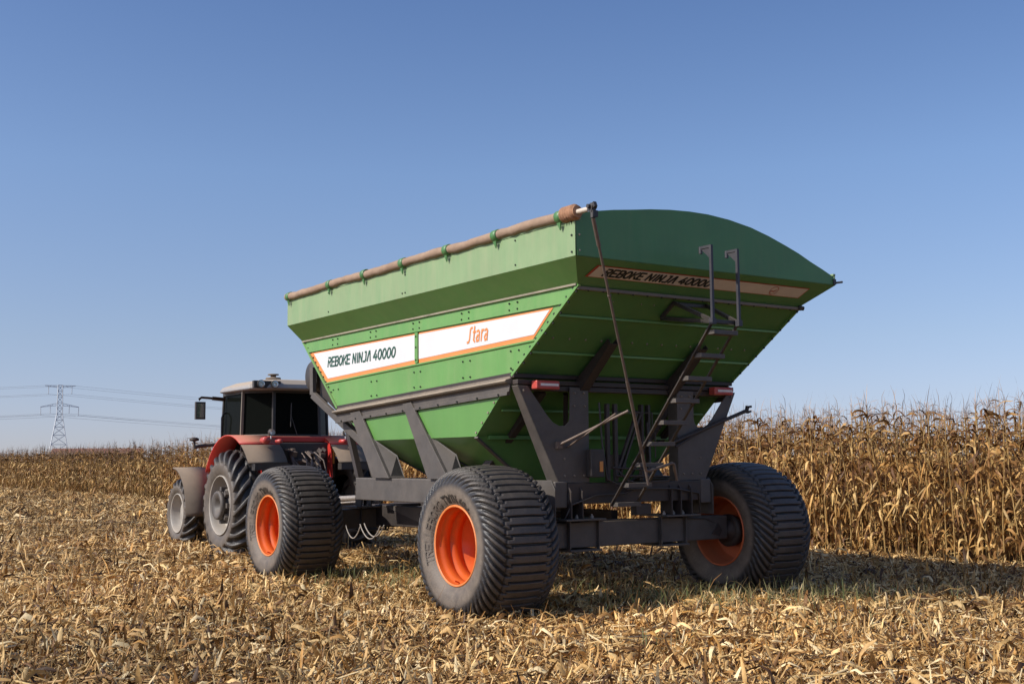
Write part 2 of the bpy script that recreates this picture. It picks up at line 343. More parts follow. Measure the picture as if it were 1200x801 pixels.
# fine bumpy patch near the camera blends into a flat sheet reaching the horizon
xs = [-6000, -1500, -400, -100]+[x*2.0 for x in range(-20, 31)]+[150, 500, 1500, 6000]
ys = [-6000, -1500, -300, -60]+[y*2.0 for y in range(-10, 46)]+[150, 400, 1500, 8000]
rg = random.Random(3)
vs = [(x, y, (-.035+rg.uniform(-.03, .02)) if (-40 < x < 60 and -20 < y < 90) else -.035) for y in ys for x in xs]
nx = len(xs)
g.add(vs, [(j*nx+i, j*nx+i+1, (j+1)*nx+i+1, (j+1)*nx+i) for j in range(len(ys)-1) for i in range(nx-1)], True)
tag(g.build('ground', [ground_mat()]), 'harvested field ground of brown soil under crop residue', 'ground', kind='structure')

# ------------------------------------------------------------------ numpy ribbons (leaves, husks)
RNG = np.random.default_rng(7)
def ribbons(cx, cy, cz, az, pitch, Ln, Wd, curv, roll, twist, tint, K=3, point=0.35, zmin=None, fold=.6):
    """N curved blades in one array; returns verts, quads, tint per vertex"""
    N = len(cx); t = np.linspace(-.5, .5, K+1)[None, :]
    ln = Ln[:, None]*t
    bend = curv[:, None]*Ln[:, None]*((2*t)**2-0.35)
    h = np.stack([np.cos(az), np.sin(az)], 1)
    cp, sp = np.cos(pitch)[:, None], np.sin(pitch)[:, None]
    along = ln*cp-bend*sp; up = ln*sp+bend*cp
    side = np.stack([-np.sin(az), np.cos(az)], 1)
    wv = Wd[:, None]*(1-(1-point)*np.abs(2*t)**2.2)*.5
    rl = roll[:, None]+twist[:, None]*t
    sx = np.cos(rl)*wv; sz = np.sin(rl)*wv
    P = np.zeros((N, K+1, 3, 3)); nx_ = -np.sin(rl)*wv*fold; nz_ = np.cos(rl)*wv*fold
    for k, sg in enumerate((-1, 0, 1)):
        o_ = 0 if sg else 1
        P[:, :, k, 0] = cx[:, None]+h[:, :1]*along+side[:, :1]*(sx*sg+nx_*o_)
        P[:, :, k, 1] = cy[:, None]+h[:, 1:]*along+side[:, 1:]*(sx*sg+nx_*o_)
        P[:, :, k, 2] = cz[:, None]+up+sz*sg+nz_*o_
    if zmin is not None:
        mn = P[:, :, :, 2].min(axis=(1, 2)); d = np.maximum(0, zmin-mn); P[:, :, :, 2] += d[:, None, None]
    base = (np.arange(N)*(K+1)*3)[:, None, None, None]
    seg = (np.arange(K)*3)[None, :, None, None]
    q = base+seg+np.array([[0, 1, 4, 3], [1, 2, 5, 4]])[None, None, :, :]
    tv = np.repeat(tint[:, None, :], (K+1)*3, axis=1).reshape(-1, 3)
    return P.reshape(-1, 3), q.reshape(-1, 4), tv

def straws(cx, cy, cz, az, pitch, Ln, rad, tint):
    """broken stalk pieces: five-sided rods"""
    N = len(cx); d = np.stack([np.cos(az)*np.cos(pitch), np.sin(az)*np.cos(pitch), np.sin(pitch)], 1)
    a = np.stack([-np.sin(az), np.cos(az), 0*az], 1); b = np.cross(d, a); P = np.zeros((N, 2, 6, 3)); c = np.stack([cx, cy, cz], 1)
    for e in (0, 1):
        for k in range(6):
            t = 2*pi*k/6; P[:, e, k] = c+d*((e-.5)*Ln)[:, None]+(a*cos(t)+b*sin(t))*rad[:, None]*(1 if e else .85)
    q = [(k, (k+1) % 6, 6+(k+1) % 6, 6+k) for k in range(6)]+[(0, 1, 2, 3), (0, 3, 4, 5), (6, 7, 8, 9), (6, 9, 10, 11)]
    Q = (np.arange(N)*12)[:, None, None]+np.array(q)[None]
    return P.reshape(-1, 3), Q.reshape(-1, 4), np.repeat(tint[:, None, :], 12, axis=1).reshape(-1, 3)

def np_mesh(name, parts, mats):
    vs = []; qs = []; ts = []; mi = []; k = 0
    for j, (v, q, t) in enumerate(parts):
        vs.append(v); qs.append(q+k); ts.append(t); mi.append(np.full(len(q), min(j, len(mats)-1))); k += len(v)
    v = np.concatenate(vs).astype(np.float32); q = np.concatenate(qs).astype(np.int32); t = np.concatenate(ts)
    me = bpy.data.meshes.new(name); me.vertices.add(len(v)); me.vertices.foreach_set('co', v.ravel())
    me.loops.add(q.size); me.loops.foreach_set('vertex_index', q.ravel())
    me.polygons.add(len(q)); me.polygons.foreach_set('loop_start', np.arange(0, q.size, 4, dtype=np.int32))
    me.polygons.foreach_set('loop_total', np.full(len(q), 4, dtype=np.int32))
    me.polygons.foreach_set('material_index', np.concatenate(mi).astype(np.int32))
    me.polygons.foreach_set('use_smooth', np.ones(len(q), dtype=bool))
    for m in mats: me.materials.append(MT[m])
    at = me.color_attributes.new('tint', 'FLOAT_COLOR', 'POINT')
    c = np.ones((len(v), 4), np.float32); c[:, :3] = t; at.data.foreach_set('color', c.ravel())
    me.update(calc_edges=True); me.validate()
    return me

# ---- crop residue covering the field
PAL = np.array([(.66, .40, .145), (.84, .57, .25), (.40, .205, .062), (.20, .095, .030), (.86, .66, .36), (.52, .315, .12), (.095, .045, .018), (.58, .30, .08)])
PW = np.array([.2, .18, .15, .13, .08, .10, .11, .05]); PW = PW/PW.sum()
def hfield(x, y):
    return .012+.022*np.sin(x*1.3+.7*np.sin(y*.9))*np.cos(y*1.1+x*.3)+.02*np.sin(x*3.1+y*2.3)*np.sin(y*3.7-x*1.9)
def sector(n, d0, d1, half):
    d = np.sqrt(RNG.uniform(d0**2, d1**2, n)); a = RNG.uniform(-half, half, n)+YAW
    x = d*np.sin(a); y = d*np.cos(a); k = x < 15.6
    return x[k], y[k]
def residue(n, d0, d1, half, size, K, hgt):
    x, y = sector(n, d0, d1, half); N = len(x)
    kind = RNG.random(N)
    L_ = np.where(kind < .66, RNG.uniform(.09, .30, N), np.where(kind < .78, RNG.uniform(.16, .40, N), RNG.uniform(.13, .30, N)))*size
    W_ = np.where(kind < .66, RNG.uniform(.012, .030, N), np.where(kind < .78, RNG.uniform(.006, .014, N), RNG.uniform(.026, .052, N)))*size**.8
    pit = RNG.normal(0, .17, N); st = RNG.random(N) < .022; pit = np.where(st, RNG.uniform(.5, 1.25, N), pit)
    col = PAL[RNG.choice(len(PAL), N, p=PW)]*RNG.uniform(.72, 1.22, (N, 1))
    patch = .86+.2*np.sin(x*.55+1.3*np.sin(y*.31))*np.sin(y*.47+.8)
    col = col*patch[:, None]
    # packed down in the wheel tracks behind the cart and under its wheels
    trk = ((np.abs(x-6.55) < .55) | (np.abs(x-10.2) < .55)) & (y < 15.8); pk = np.where(trk, .35, 1.0)
    pit = pit*pk
    z = (hfield(x, y)+RNG.random(N)*hgt)*pk-.02
    return ribbons(x, y, z, RNG.uniform(0, 2*pi, N), pit, L_, W_, RNG.normal(.05, .21, N), RNG.normal(0, .6, N), RNG.normal(0, 1.8, N), col, K, .3, -.03)
def stalk_bits(n, d0, d1, half, sz):
    x, y = sector(n, d0, d1, half); N = len(x); up_ = RNG.random(N) < .10
    pit = np.where(up_, RNG.uniform(.7, 1.4, N), RNG.normal(0, .12, N)); L_ = np.where(up_, RNG.uniform(.12, .28, N), RNG.uniform(.15, .65, N))*sz
    C_ = np.array([(.78, .60, .34), (.66, .46, .20), (.52, .33, .13), (.40, .24, .10)])[RNG.integers(0, 4, N)]*RNG.uniform(.8, 1.1, (N, 1))
    return straws(x, y, hfield(x, y)+RNG.uniform(.02, .085, N), RNG.uniform(0, 2*pi, N), pit, L_, RNG.uniform(.005, .011, N)*sz**.5, C_)
parts = [residue(215000, 4.0, 16, R(45), 1.15, 4, .075), residue(55000, 4.0, 15, R(45), .5, 2, .05), stalk_bits(3000, 5.5, 18, R(36), .8), stalk_bits(4500, 18, 45, R(34), 1.3),
         residue(200000, 16, 34, R(39), 1.35, 3, .055), residue(210000, 34, 100, R(36), 2.1, 2, .08), residue(40000, 100, 240, R(31), 5, 1, .06)]
def ring_bits():
    X_, Y_ = [], []
    for (x, y, w_, l_) in ((6.55, 10.1, .5, .62), (6.55, 14.92, .5, .6), (10.2, 10.1, .5, .62), (10.2, 14.92, .5, .6), (7.4, 19.35, .35, .6), (7.6, 22.35, .3, .45)):
        n = 260; a = RNG.uniform(0, 2*pi, n); q = RNG.uniform(.9, 1.25, n); X_.append(x+np.cos(a)*w_*q); Y_.append(y+np.sin(a)*l_*q)
    x = np.concatenate(X_); y = np.concatenate(Y_); N = len(x)
    col = PAL[RNG.choice(len(PAL), N, p=PW)]*RNG.uniform(.75, 1.15, (N, 1))
    return ribbons(x, y, RNG.uniform(.0, .045, N), RNG.uniform(0, 2*pi, N), RNG.normal(0, .3, N), RNG.uniform(.1, .3, N), RNG.uniform(.015, .05, N), RNG.normal(.05, .25, N), RNG.normal(0, .7, N), RNG.normal(0, 1.6, N), col, 4, .3, -.03)
parts.append(ring_bits())
res = bpy.data.objects.new('corn_residue', np_mesh('corn_residue', parts, ['residue'])); COL.objects.link(res)
tag(res, 'chopped dry corn leaves, husks and stalks carpeting the harvested field', 'crop residue', kind='stuff')

# ---- low green weeds in the residue
def weeds():
    cx = []; cy = []
    for (x, y, n, s) in [(8.6, 9.6, 260, .5), (9.4, 9.1, 240, .6), (9.9, 8.7, 160, .5), (7.6, 12.9, 320, .7), (7.9, 13.8, 200, .7), (8.4, 10.6, 160, .5),
                         (10.4, 8.3, 80, .5), (7.3, 14.5, 120, .4), (6.3, 7.2, 14, .4), (9.0, 7.4, 40, .5)]:
        cx.append(RNG.normal(x, s*1.25, int(n*1.0))); cy.append(RNG.normal(y, s*.7, int(n*1.0)))
    x = np.concatenate(cx); y = np.concatenate(cy); N = len(x)
    G = np.array([(.19, .20, .07), (.30, .28, .12), (.46, .36, .17), (.13, .15, .05)])
    col = G[RNG.integers(0, 4, N)]*RNG.uniform(.8, 1.2, (N, 1)); L_ = RNG.uniform(.10, .32, N)
    pit = RNG.uniform(.5, 1.45, N)
    return ribbons(x, y, .06+L_*.4*np.sin(pit), RNG.uniform(0, 2*pi, N), pit, L_, RNG.uniform(.005, .011, N), RNG.normal(-.08, .12, N), RNG.normal(0, .5, N), RNG.normal(0, .8, N), col, 4, .15)
wo = bpy.data.objects.new('weeds', np_mesh('weeds', [weeds()], ['grass'])); COL.objects.link(wo)
tag(wo, 'sparse green grass weeds growing up through the corn residue around the wheels', 'weeds', kind='stuff')

# ------------------------------------------------------------------ corn plants
def tube_np(pts, rad, n, tint):
    pts = np.array(pts); m = len(pts); a = np.arange(n)*2*pi/n
    ring = np.stack([np.cos(a), np.sin(a), 0*a], 1)
    v = (pts[:, None, :]+ring[None]*np.array(rad)[:, None, None]).reshape(-1, 3)
    q = np.array([(i*n+k, i*n+(k+1) % n, (i+1)*n+(k+1) % n, (i+1)*n+k) for i in range(m-1) for k in range(n)])
    return v, q, np.tile(np.array(tint), (len(v), 1))
def blade(rng, p0, az, el, L_, W_, droop, tint, K):
    """leaf from p0: rises at el then droops and hangs"""
    t = np.linspace(0, 1, K+1); ang = np.maximum(el-droop*np.clip(t*1.6, 0, 1)**1.2, -1.62); ds = L_/K
    px = np.concatenate([[0], np.cumsum(np.cos(ang[:-1])*ds)]); pz = np.concatenate([[0], np.cumsum(np.sin(ang[:-1])*ds)])
    waz = az+rng.normal(0, .5)*t**2
    wd = W_*np.clip(np.sin(pi*(t*.92+.06))**.55, .12, 1)*.5
    tw = rng.normal(0, .5)+rng.normal(0, 1.6)*t
    cx = p0[0]+px*np.cos(waz); cy = p0[1]+px*np.sin(waz); cz = p0[2]+pz
    sx = -np.sin(waz)*np.cos(tw); sy = np.cos(waz)*np.cos(tw); sz = np.sin(tw)
    P = np.zeros((K+1, 2, 3))
    for k, s in enumerate((-1, 1)):
        P[:, k, 0] = cx+sx*wd*s; P[:, k, 1] = cy+sy*wd*s; P[:, k, 2] = cz+sz*wd*s
    P[:, :, 2] = np.maximum(P[:, :, 2], .02)
    q = np.array([(2*i, 2*i+1, 2*i+3, 2*i+2) for i in range(K)])
    return P.reshape(-1, 3), q, np.tile(tint, ((K+1)*2, 1))
LEAFC = np.array([(.47, .245, .072), (.60, .35, .115), (.26, .125, .038), (.13, .058, .020), (.72, .47, .18), (.36, .18, .058)])
def cat(parts):
    vs, qs, ts, k = [], [], [], 0
    for v, q, t in parts: vs.append(v); qs.append(q+k); ts.append(t); k += len(v)
    return np.concatenate(vs), np.concatenate(qs), np.concatenate(ts)
def corn_parts(seed, lod=0):
    rng = np.random.default_rng(seed); H = rng.uniform(1.94, 2.26)
    lean = rng.normal(0, .035, 2)
    def at(z): return np.array([lean[0]*z+.02*np.sin(z*3+seed), lean[1]*z+.02*np.cos(z*2.3+seed), z])
    zs = np.linspace(-.02, H, 7 if lod == 0 else 3)
    stalk = tube_np([at(z) for z in zs], np.linspace(.0125, .006, len(zs)), 5 if lod == 0 else 3, np.array((.46, .29, .105))*rng.uniform(.7, 1.1))
    leaves = []; n = 28 if lod == 0 else 13; az0 = rng.uniform(0, 2*pi); K = 6 if lod == 0 else 3
    for i in range(n):
        f = (i+.5)/n; z = .12+f*(H-.16)+rng.normal(0, .03); az = az0+i*pi+rng.normal(0, .45)
        L_ = rng.uniform(.30, .62)*(1-.25*abs(f-.5)); W_ = rng.uniform(.024, .052)*(1.5 if lod else 1)
        top = f > .78
        if f > .84 and rng.random() < .45: continue
        el = rng.uniform(.8, 1.52); dr = rng.uniform(2.2, 4.2)
        if rng.random() < .34: el = rng.uniform(-1.45, -.7); dr = rng.uniform(-.2, .5)
        if top: dr = rng.uniform(1.0, 3.0); el = rng.uniform(.9, 1.5); L_ *= .85; W_ *= .9
        c = LEAFC[rng.integers(0, 6)]*rng.uniform(.75, 1.15)
        if top: c = c*np.array((.66, .60, .55))
        leaves.append(blade(rng, at(z), az, el, L_, W_, dr, c, K))
    # clinging sheaths
    for i in range(4 if lod == 0 else 2):
        z = rng.uniform(.15, 1.3); leaves.append(blade(rng, at(z)+rng.normal(0, .012, 3), rng.uniform(0, 6.28), rng.uniform(1.2, 1.5), rng.uniform(.2, .4), .035, .5, LEAFC[rng.integers(0, 6)], 3))
    tas = []
    tc = np.array((.38, .26, .18))*rng.uniform(.8, 1.15)
    base = at(H); tl = rng.uniform(.28, .50)
    wdt = .0042 if lod == 0 else .009
    if rng.random() < .85:
        for i in range(rng.integers(4, 8) if lod == 0 else 4):
            if i == 0: e, L_, dr = 1.45, tl+.08, .25
            else: e, L_, dr = rng.uniform(.75, 1.3), rng.uniform(.14, .26), rng.uniform(.3, 1.7)
            tas.append(blade(rng, base+np.array([0, 0, rng.uniform(0, .12)*(i > 0)]), rng.uniform(0, 6.28), e, L_, wdt*2, dr, tc, 4 if lod == 0 else 2))
    stem = tube_np([base, base+np.array([0, 0, .14])], [.004, .003], 3, tc); tas.append(stem)
    ears = []
    for i in range(1):
        z = rng.uniform(.8, 1.2); p = at(z); a = rng.uniform(0, 6.28); d = np.array([cos(a)*.55, sin(a)*.55, -.75 if rng.random() < .7 else .75])
        pts = [p+d*t+np.array([cos(a)*.02, sin(a)*.02, 0]) for t in (0, .05, .13, .20, .24)]
        c = np.array((.50, .33, .14))*rng.uniform(.8, 1.1)
        ears.append(tube_np(pts, [.010, .024, .028, .019, .004], 6 if lod == 0 else 4, c))
    return stalk, cat(leaves), cat(tas), cat(ears)
NV = 14
VAR = [corn_parts(100+i) for i in range(NV)]
VMESH = []
for i, (st, lv, ta, ea) in enumerate(VAR):
    VMESH.append((np_mesh('stalk', [st], ['stalk']), np_mesh('leaves', [lv], ['leaf']), np_mesh('tassel', [ta], ['stalk']), np_mesh('ear', [ea], ['leaf'])))
CX0 = 15.35; ROW = 0.50; STEP = 0.175
positions = []       # individual plants: the two nearest rows from the right picture edge on
for r in range(3):
    y = 8.6+RNG.uniform(0, STEP)
    while y < 26:
        positions.append((CX0+r*ROW+RNG.normal(0, .035), y+RNG.normal(0, .03), r)); y += STEP
positions.sort(key=lambda p: math.hypot(p[0], p[1]))
indiv = positions[:300]; taken = set(indiv); rest = positions[300:]
for (x, y, r) in indiv:
    e = empty('corn_plant', (x, y, 0), 'tall dry brown corn plant with drooping leaves at the front of the standing crop', 'corn plant', 'dry corn plants along the front rows of the standing crop')
    e.rotation_euler = (float(RNG.normal(0, .03)), float(RNG.normal(0, .03)), float(RNG.uniform(0, 2*pi))); s = float(RNG.uniform(.92, 1.05)); e.scale = (s, s, s)
    ms = VMESH[int(RNG.integers(0, NV))]
    for nm, me in zip(('stalk', 'leaves', 'tassel', 'ear'), ms):
        c = bpy.data.objects.new(nm, me); COL.objects.link(c); c.parent = e
# the rest of the standing crop: one object
FULL = [cat(v) for v in VAR[:8]]; LOW = [cat(corn_parts(300+i, 1)) for i in range(8)]
spots0 = [(x, y, 0) for x, y, r in rest]; spots1 = []
for r in range(14):
    x = CX0+r*ROW
    for y in np.arange(2.5, 48, STEP if r < 9 else STEP*1.4):
        if r < 3 and 8.6 <= y < 26: continue
        spots0.append((x+RNG.normal(0, .04), y+RNG.normal(0, .04), r))
    if r < 8:
        for y in np.arange(48, 170, .22 if r < 3 else .36): spots1.append((x+RNG.normal(0, .05), y+RNG.normal(0, .05), r))
def scatter(spots, tmpl):
    out = []
    sp = np.array([(s[0], s[1]) for s in spots]); idx = RNG.integers(0, len(tmpl), len(sp))
    for k, (v, q, t) in enumerate(tmpl):
        P = sp[idx == k]; n = len(P)
        if n == 0: continue
        a = RNG.uniform(0, 2*pi, n); s = RNG.uniform(.9, 1.07, n); ca, sa = np.cos(a)*s, np.sin(a)*s
        lx, ly = RNG.normal(0, .035, n), RNG.normal(0, .035, n)
        X = v[None, :, 0]*ca[:, None]-v[None, :, 1]*sa[:, None]+P[:, :1]+lx[:, None]*v[None, :, 2]
        Y = v[None, :, 0]*sa[:, None]+v[None, :, 1]*ca[:, None]+P[:, 1:]+ly[:, None]*v[None, :, 2]
        Zv = v[None, :, 2]*s[:, None]
        W = np.stack([X, Y, Zv], 2).reshape(-1, 3)
        Q = (q[None]+(np.arange(n)*len(v))[:, None, None]).reshape(-1, 4)
        br = RNG.uniform(.82, 1.15, n)*(.80 if tmpl is LOW else 1)
        T = (t[None]*br[:, None, None]).reshape(-1, 3)
        out.append((W, Q, T))
    return cat(out)
cf = bpy.data.objects.new('corn_field', np_mesh('corn_field', [scatter(spots0, FULL), scatter(spots1, LOW)], ['leaf'])); COL.objects.link(cf)
tag(cf, 'deep rows of ripe dry corn stretching away behind the front plants', 'corn field', kind='stuff')

# ------------------------------------------------------------------ tyres
def smooth(a, b, x): t = np.clip((x-a)/(b-a), 0, 1); return t*t*(3-2*t)
def tyre_mesh(name, half_prof, width, lug_fn, segs, lug_h, sN, sside):
    """half_prof: (x from outer face, r) from bead to crown; full tyre by mirroring. s=0 crown, s=+-1 bead"""
    hp = np.array(half_prof, float)
    # smooth resample
    d = np.concatenate([[0], np.cumsum(np.hypot(*np.diff(hp, axis=0).T))]); L_ = d[-1]
    tt = np.linspace(0, L_, sN)
    X = np.interp(tt, d, hp[:, 0]); Rr = np.interp(tt, d, hp[:, 1])
    for _ in range(3):
        X[1:-1] = (X[:-2]+2*X[1:-1]+X[2:])/4; Rr[1:-1] = (Rr[:-2]+2*Rr[1:-1]+Rr[2:])/4
    s = 1-tt/L_
    X = np.concatenate([X, (width-X)[::-1][1:]]); Rr = np.concatenate([Rr, Rr[::-1][1:]]); s = np.concatenate([-s, s[::-1][1:]])
    gx = np.gradient(X); gr = np.gradient(Rr); ln = np.hypot(gx, gr); nx_, nr_ = -gr/ln, gx/ln     # outward normal
    th = np.arange(segs)*2*pi/segs
    TH, SS = np.meshgrid(th, s, indexing='ij')
    h, dust = lug_fn(TH, SS, np.broadcast_to(Rr, TH.shape))
    hh = h*lug_h
    x = X[None]+nx_[None]*(hh-lug_h*sside(s)[None]); r = Rr[None]+nr_[None]*(hh-lug_h*sside(s)[None])
    v = np.stack([x, r*np.sin(TH), r*np.cos(TH)], 2)
    m = len(s); v = v.reshape(-1, 3)
    i = np.arange(segs)[:, None]; j = np.arange(m-1)[None, :]
    q = np.stack([i*m+j, i*m+j+1, ((i+1) % segs)*m+j+1, ((i+1) % segs)*m+j], 2).reshape(-1, 4).astype(np.int32)
    me = bpy.data.meshes.new(name); me.vertices.add(len(v)); me.vertices.foreach_set('co', v.astype(np.float32).ravel())
    me.loops.add(q.size); me.loops.foreach_set('vertex_index', q.ravel()); me.polygons.add(len(q))
    me.polygons.foreach_set('loop_start', np.arange(0, q.size, 4, dtype=np.int32)); me.polygons.foreach_set('loop_total', np.full(len(q), 4, dtype=np.int32))
    me.polygons.foreach_set('use_smooth', np.ones(len(q), dtype=bool))
    a = me.attributes.new('dust', 'FLOAT', 'POINT'); a.data.foreach_set('value', dust.reshape(-1).astype(np.float32))
    me.materials.append(MT['rubber']); me.update(calc_edges=True); return me

def flotation(TH, S_, Rr):
    N = 54; ph = N*TH/(2*pi); a = np.abs(S_)
    def bar(p, duty, e=.07):
        f = p % 1.0; return smooth(0, e, f)*(1-smooth(duty, duty+e, f))
    c = bar(ph, .78); g_ = -3.3*np.clip((a-.27)/.43, 0, 1)**1.1
    sh = bar(ph+.45+g_, .62)
    jag = .295+.035*np.sign(np.sin(2*pi*ph))
    wc = 1-smooth(jag-.008, jag+.008, a)
    endf = 1-smooth(.50, .66, a)
    gap = 1-.5*(smooth(jag-.012, jag-.004, a)*(1-smooth(jag+.004, jag+.012, a)))
    h = (c*wc+sh*(1-wc)*endf)*gap
    side = smooth(.58, .70, a)
    bead = 1.0*(smooth(.885, .90, a)*(1-smooth(.93, .945, a)))*.25
    rng = np.random.default_rng(5)
    top = (1-side)*smooth(.6, 1., h)
    dust = side*.58*(1-smooth(.95, 1, a)*.3)+top*.24+(1-side)*(1-h)*.04
    dust = dust-.22*smooth(.52, .6, a)*(1-smooth(.64, .72, a))
    return h+bead, np.clip(dust, 0.02, 1)
W_T = 0.85
TP = [(.125, .392), (.075, .405), (.035, .44), (.010, .49), (.0, .545), (.0, .61), (.006, .67), (.024, .718), (.062, .752), (.125, .777), (.22, .793), (.33, .801), (.425, .804)]
FLOT = tyre_mesh('tyre', TP, W_T, flotation, 54*20, .036, 64, lambda s: (1-smooth(.50, .66, np.abs(s))))
def ag(TH, S_, Rr, N=20):
    ph = N*TH/(2*pi)+np.where(S_ > 0, .5, 0); a = np.abs(S_)
    g_ = 1.05*np.clip(a/.45, 0, 1.25)
    f = (ph+g_) % 1.0; e = .05; duty = .40
    b = smooth(0, e, f)*(1-smooth(duty, duty+e, f))*(1-smooth(.54, .62, a))
    side = smooth(.5, .62, a)
    return b, np.clip(side*.42+(1-side)*(.02+.14*b), .02, 1)
def agp(r, w_, rim):
    k = r-rim
    return [(.08, rim-.01), (.03, rim+.03), (.005, rim+k*.25), (0, rim+k*.42), (.012, rim+k*.64), (.045, rim+k*.80), (.10, rim+k*.91), (.17, rim+k*.965), (w_/2, r)]

def rim_mesh(mat_, depth=.50, w_=.85, r=.398, holes=True):
    b = B()
    prof = [(.10, r+.004), (.055, r+.010), (.045, r), (.055, r-.012)]
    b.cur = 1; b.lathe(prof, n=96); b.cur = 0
    prof = [(.055, r-.012), (.085, r-.016), (.115, r-.020), (.125, r-.036), (.20, r-.038), (.210, r-.030), (.225, r-.030), (.235, r-.058), (.33, r-.060), (.335, r-.052), (.35, r-.052), (.355, r-.064), (depth, r-.070), (depth+.004, r-.075), (depth+.006, .24), (depth-.012, .22), (depth-.014, .14), (depth-.03, .12), (depth-.03, .001)]
    b.lathe(prof, n=96)
    b.tube([(.11, .02, -(r-.03)), (.06, .02, -(r-.05))], .008, 8)
    prof2 = [(w_-.10, r+.004), (w_-.055, r+.010), (w_-.045, r), (w_-.055, r-.012), (w_-.09, r-.018), (w_-.12, r-.035), (w_-.2, r-.04), (depth+.03, r-.065), (depth+.022, r-.08), (depth+.022, .001)]
    b.lathe(prof2, n=96)
    return b
def ring_letters(text, rad, height, stroke, a_mid, deg_per_u):
    q, tot = lettering(list(text), height, stroke, 0.0, 0.85); return q, tot

CART = (8.40, 12.5, 0.0); XC = 8.3966
cart = empty('grain_cart', CART, 'large green grain cart on orange-rimmed wheels towed behind the red tractor', 'grain cart')
def cart_wheel(x, y, flip):
    mt = 'orange' if not flip else 'orange_dusty'
    b = rim_mesh(mt)
    # hub, bolts on both sides of the disc
    for k in range(10): t = 2*pi*k/10; b.bolt((.480, .105*cos(t), .105*sin(t)), (-1, 0, 0), .012, .02)
    b.v = [(p[0]+x, p[1]+y, p[2]+.74) for p in b.v] if not flip else [(x-p[0], y-p[1], p[2]+.74) for p in b.v]
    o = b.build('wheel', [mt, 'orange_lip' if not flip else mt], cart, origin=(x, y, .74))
    t = bpy.data.objects.new('tyre', FLOT); COL.objects.link(t); t.parent = o
    # the tread sweep points the same way on both sides, so mirror by a half turn plus the mesh's own symmetry
    t.rotation_euler = (0, 0, 0)
    t.location = (0, 0, 0) if not flip else (-W_T, 0, 0)
    h = B(); sg = 1 if not flip else -1
    h.lathe([(sg*.53, .001), (sg*.53, .165), (sg*.60, .165), (sg*.61, .13), (sg*.70, .13), (sg*.71, .10), (sg*.83, .095)], (x, y, .74), 32)
    h.lathe([(sg*.53, .15), (sg*.60, .19), (sg*.66, .19), (sg*.66, .12)], (x, y, .74), 32)
    for k in range(10): a = 2*pi*k/10; h.bolt((x+sg*.61, y+.145*cos(a), .74+.145*sin(a)), (sg, 0, 0), .014, .03)
    h.build('hub', 'hub', o)
    if True:
        l = B(); q, tot = lettering(list('TRELLEBORG TWIN 404'), .078, .016, 0, 1.15)
        rb = .432; a0 = R(47)-tot/(rb+.04)
        def fn(u, v_):
            a = a0+u/(rb+.04); r_ = rb+v_
            return (x+sg*float(np.interp(r_, [.392, .405, .44, .49, .545, .6], [.125, .075, .040, .013, .002, .005])), y-sg*r_*sin(a), .74+r_*cos(a))
        q1, _ = lettering(list('TRELLEBORG '), .078, .016, 0, 1.15); l2 = B()
        put_letters(l2, q1, fn, (-sg, 0, 0), .013); put_letters(l, q[len(q1):], fn, (-sg, 0, 0), .013)
        l2.build('lettering', 'rubber_faint', o); l.build('lettering', 'rubber_black', o)
    return o
MT['orange_lip'] = mat('sunlit_orange_rim_edge', (0.72, 0.20, 0.045), 0.4, 0, .15, 8, dust=.15, dust_col=(.45, .28, .15))  # paler orange paints sunlight into the flange colour, under a light dust
MT['rubber_black'] = mat('black_raised_rubber', (0.030, 0.026, 0.022), 0.6, 0, .3, 30)
MT['rubber_faint'] = mat('dusty_raised_rubber', (0.115, 0.095, 0.077), 0.7, 0, .3, 30)
XO = XC-2.265
YR, YF = 10.10, 14.92
cart_wheel(XO, YR, False); cart_wheel(XO, YF, False)
cart_wheel(2*XC-XO-.03, YR, True); cart_wheel(2*XC-XO-.03, YF, True)

# ------------------------------------------------------------------ cart body
d1, d2 = 1.5581, 1.8206
XL, XS = XC-d2, XC-d1                       # lip plane, side plane (left)
YLR, YLF = 8.56, 15.24                      # lip rear / front
ZT, ZF, ZS = 3.838, 3.497, 3.283             # lip top, fold, seam
YSR, YSF = 8.844, 15.256
YBR, ZBR = 10.004, 2.472                    # bottom rear
YBF, ZBF = 14.14, 2.30                      # bottom front
mx = lambda x: 2*XC-x
body = None
def sheet(b, pts, off): b.plate(pts, off)
T_ = .012
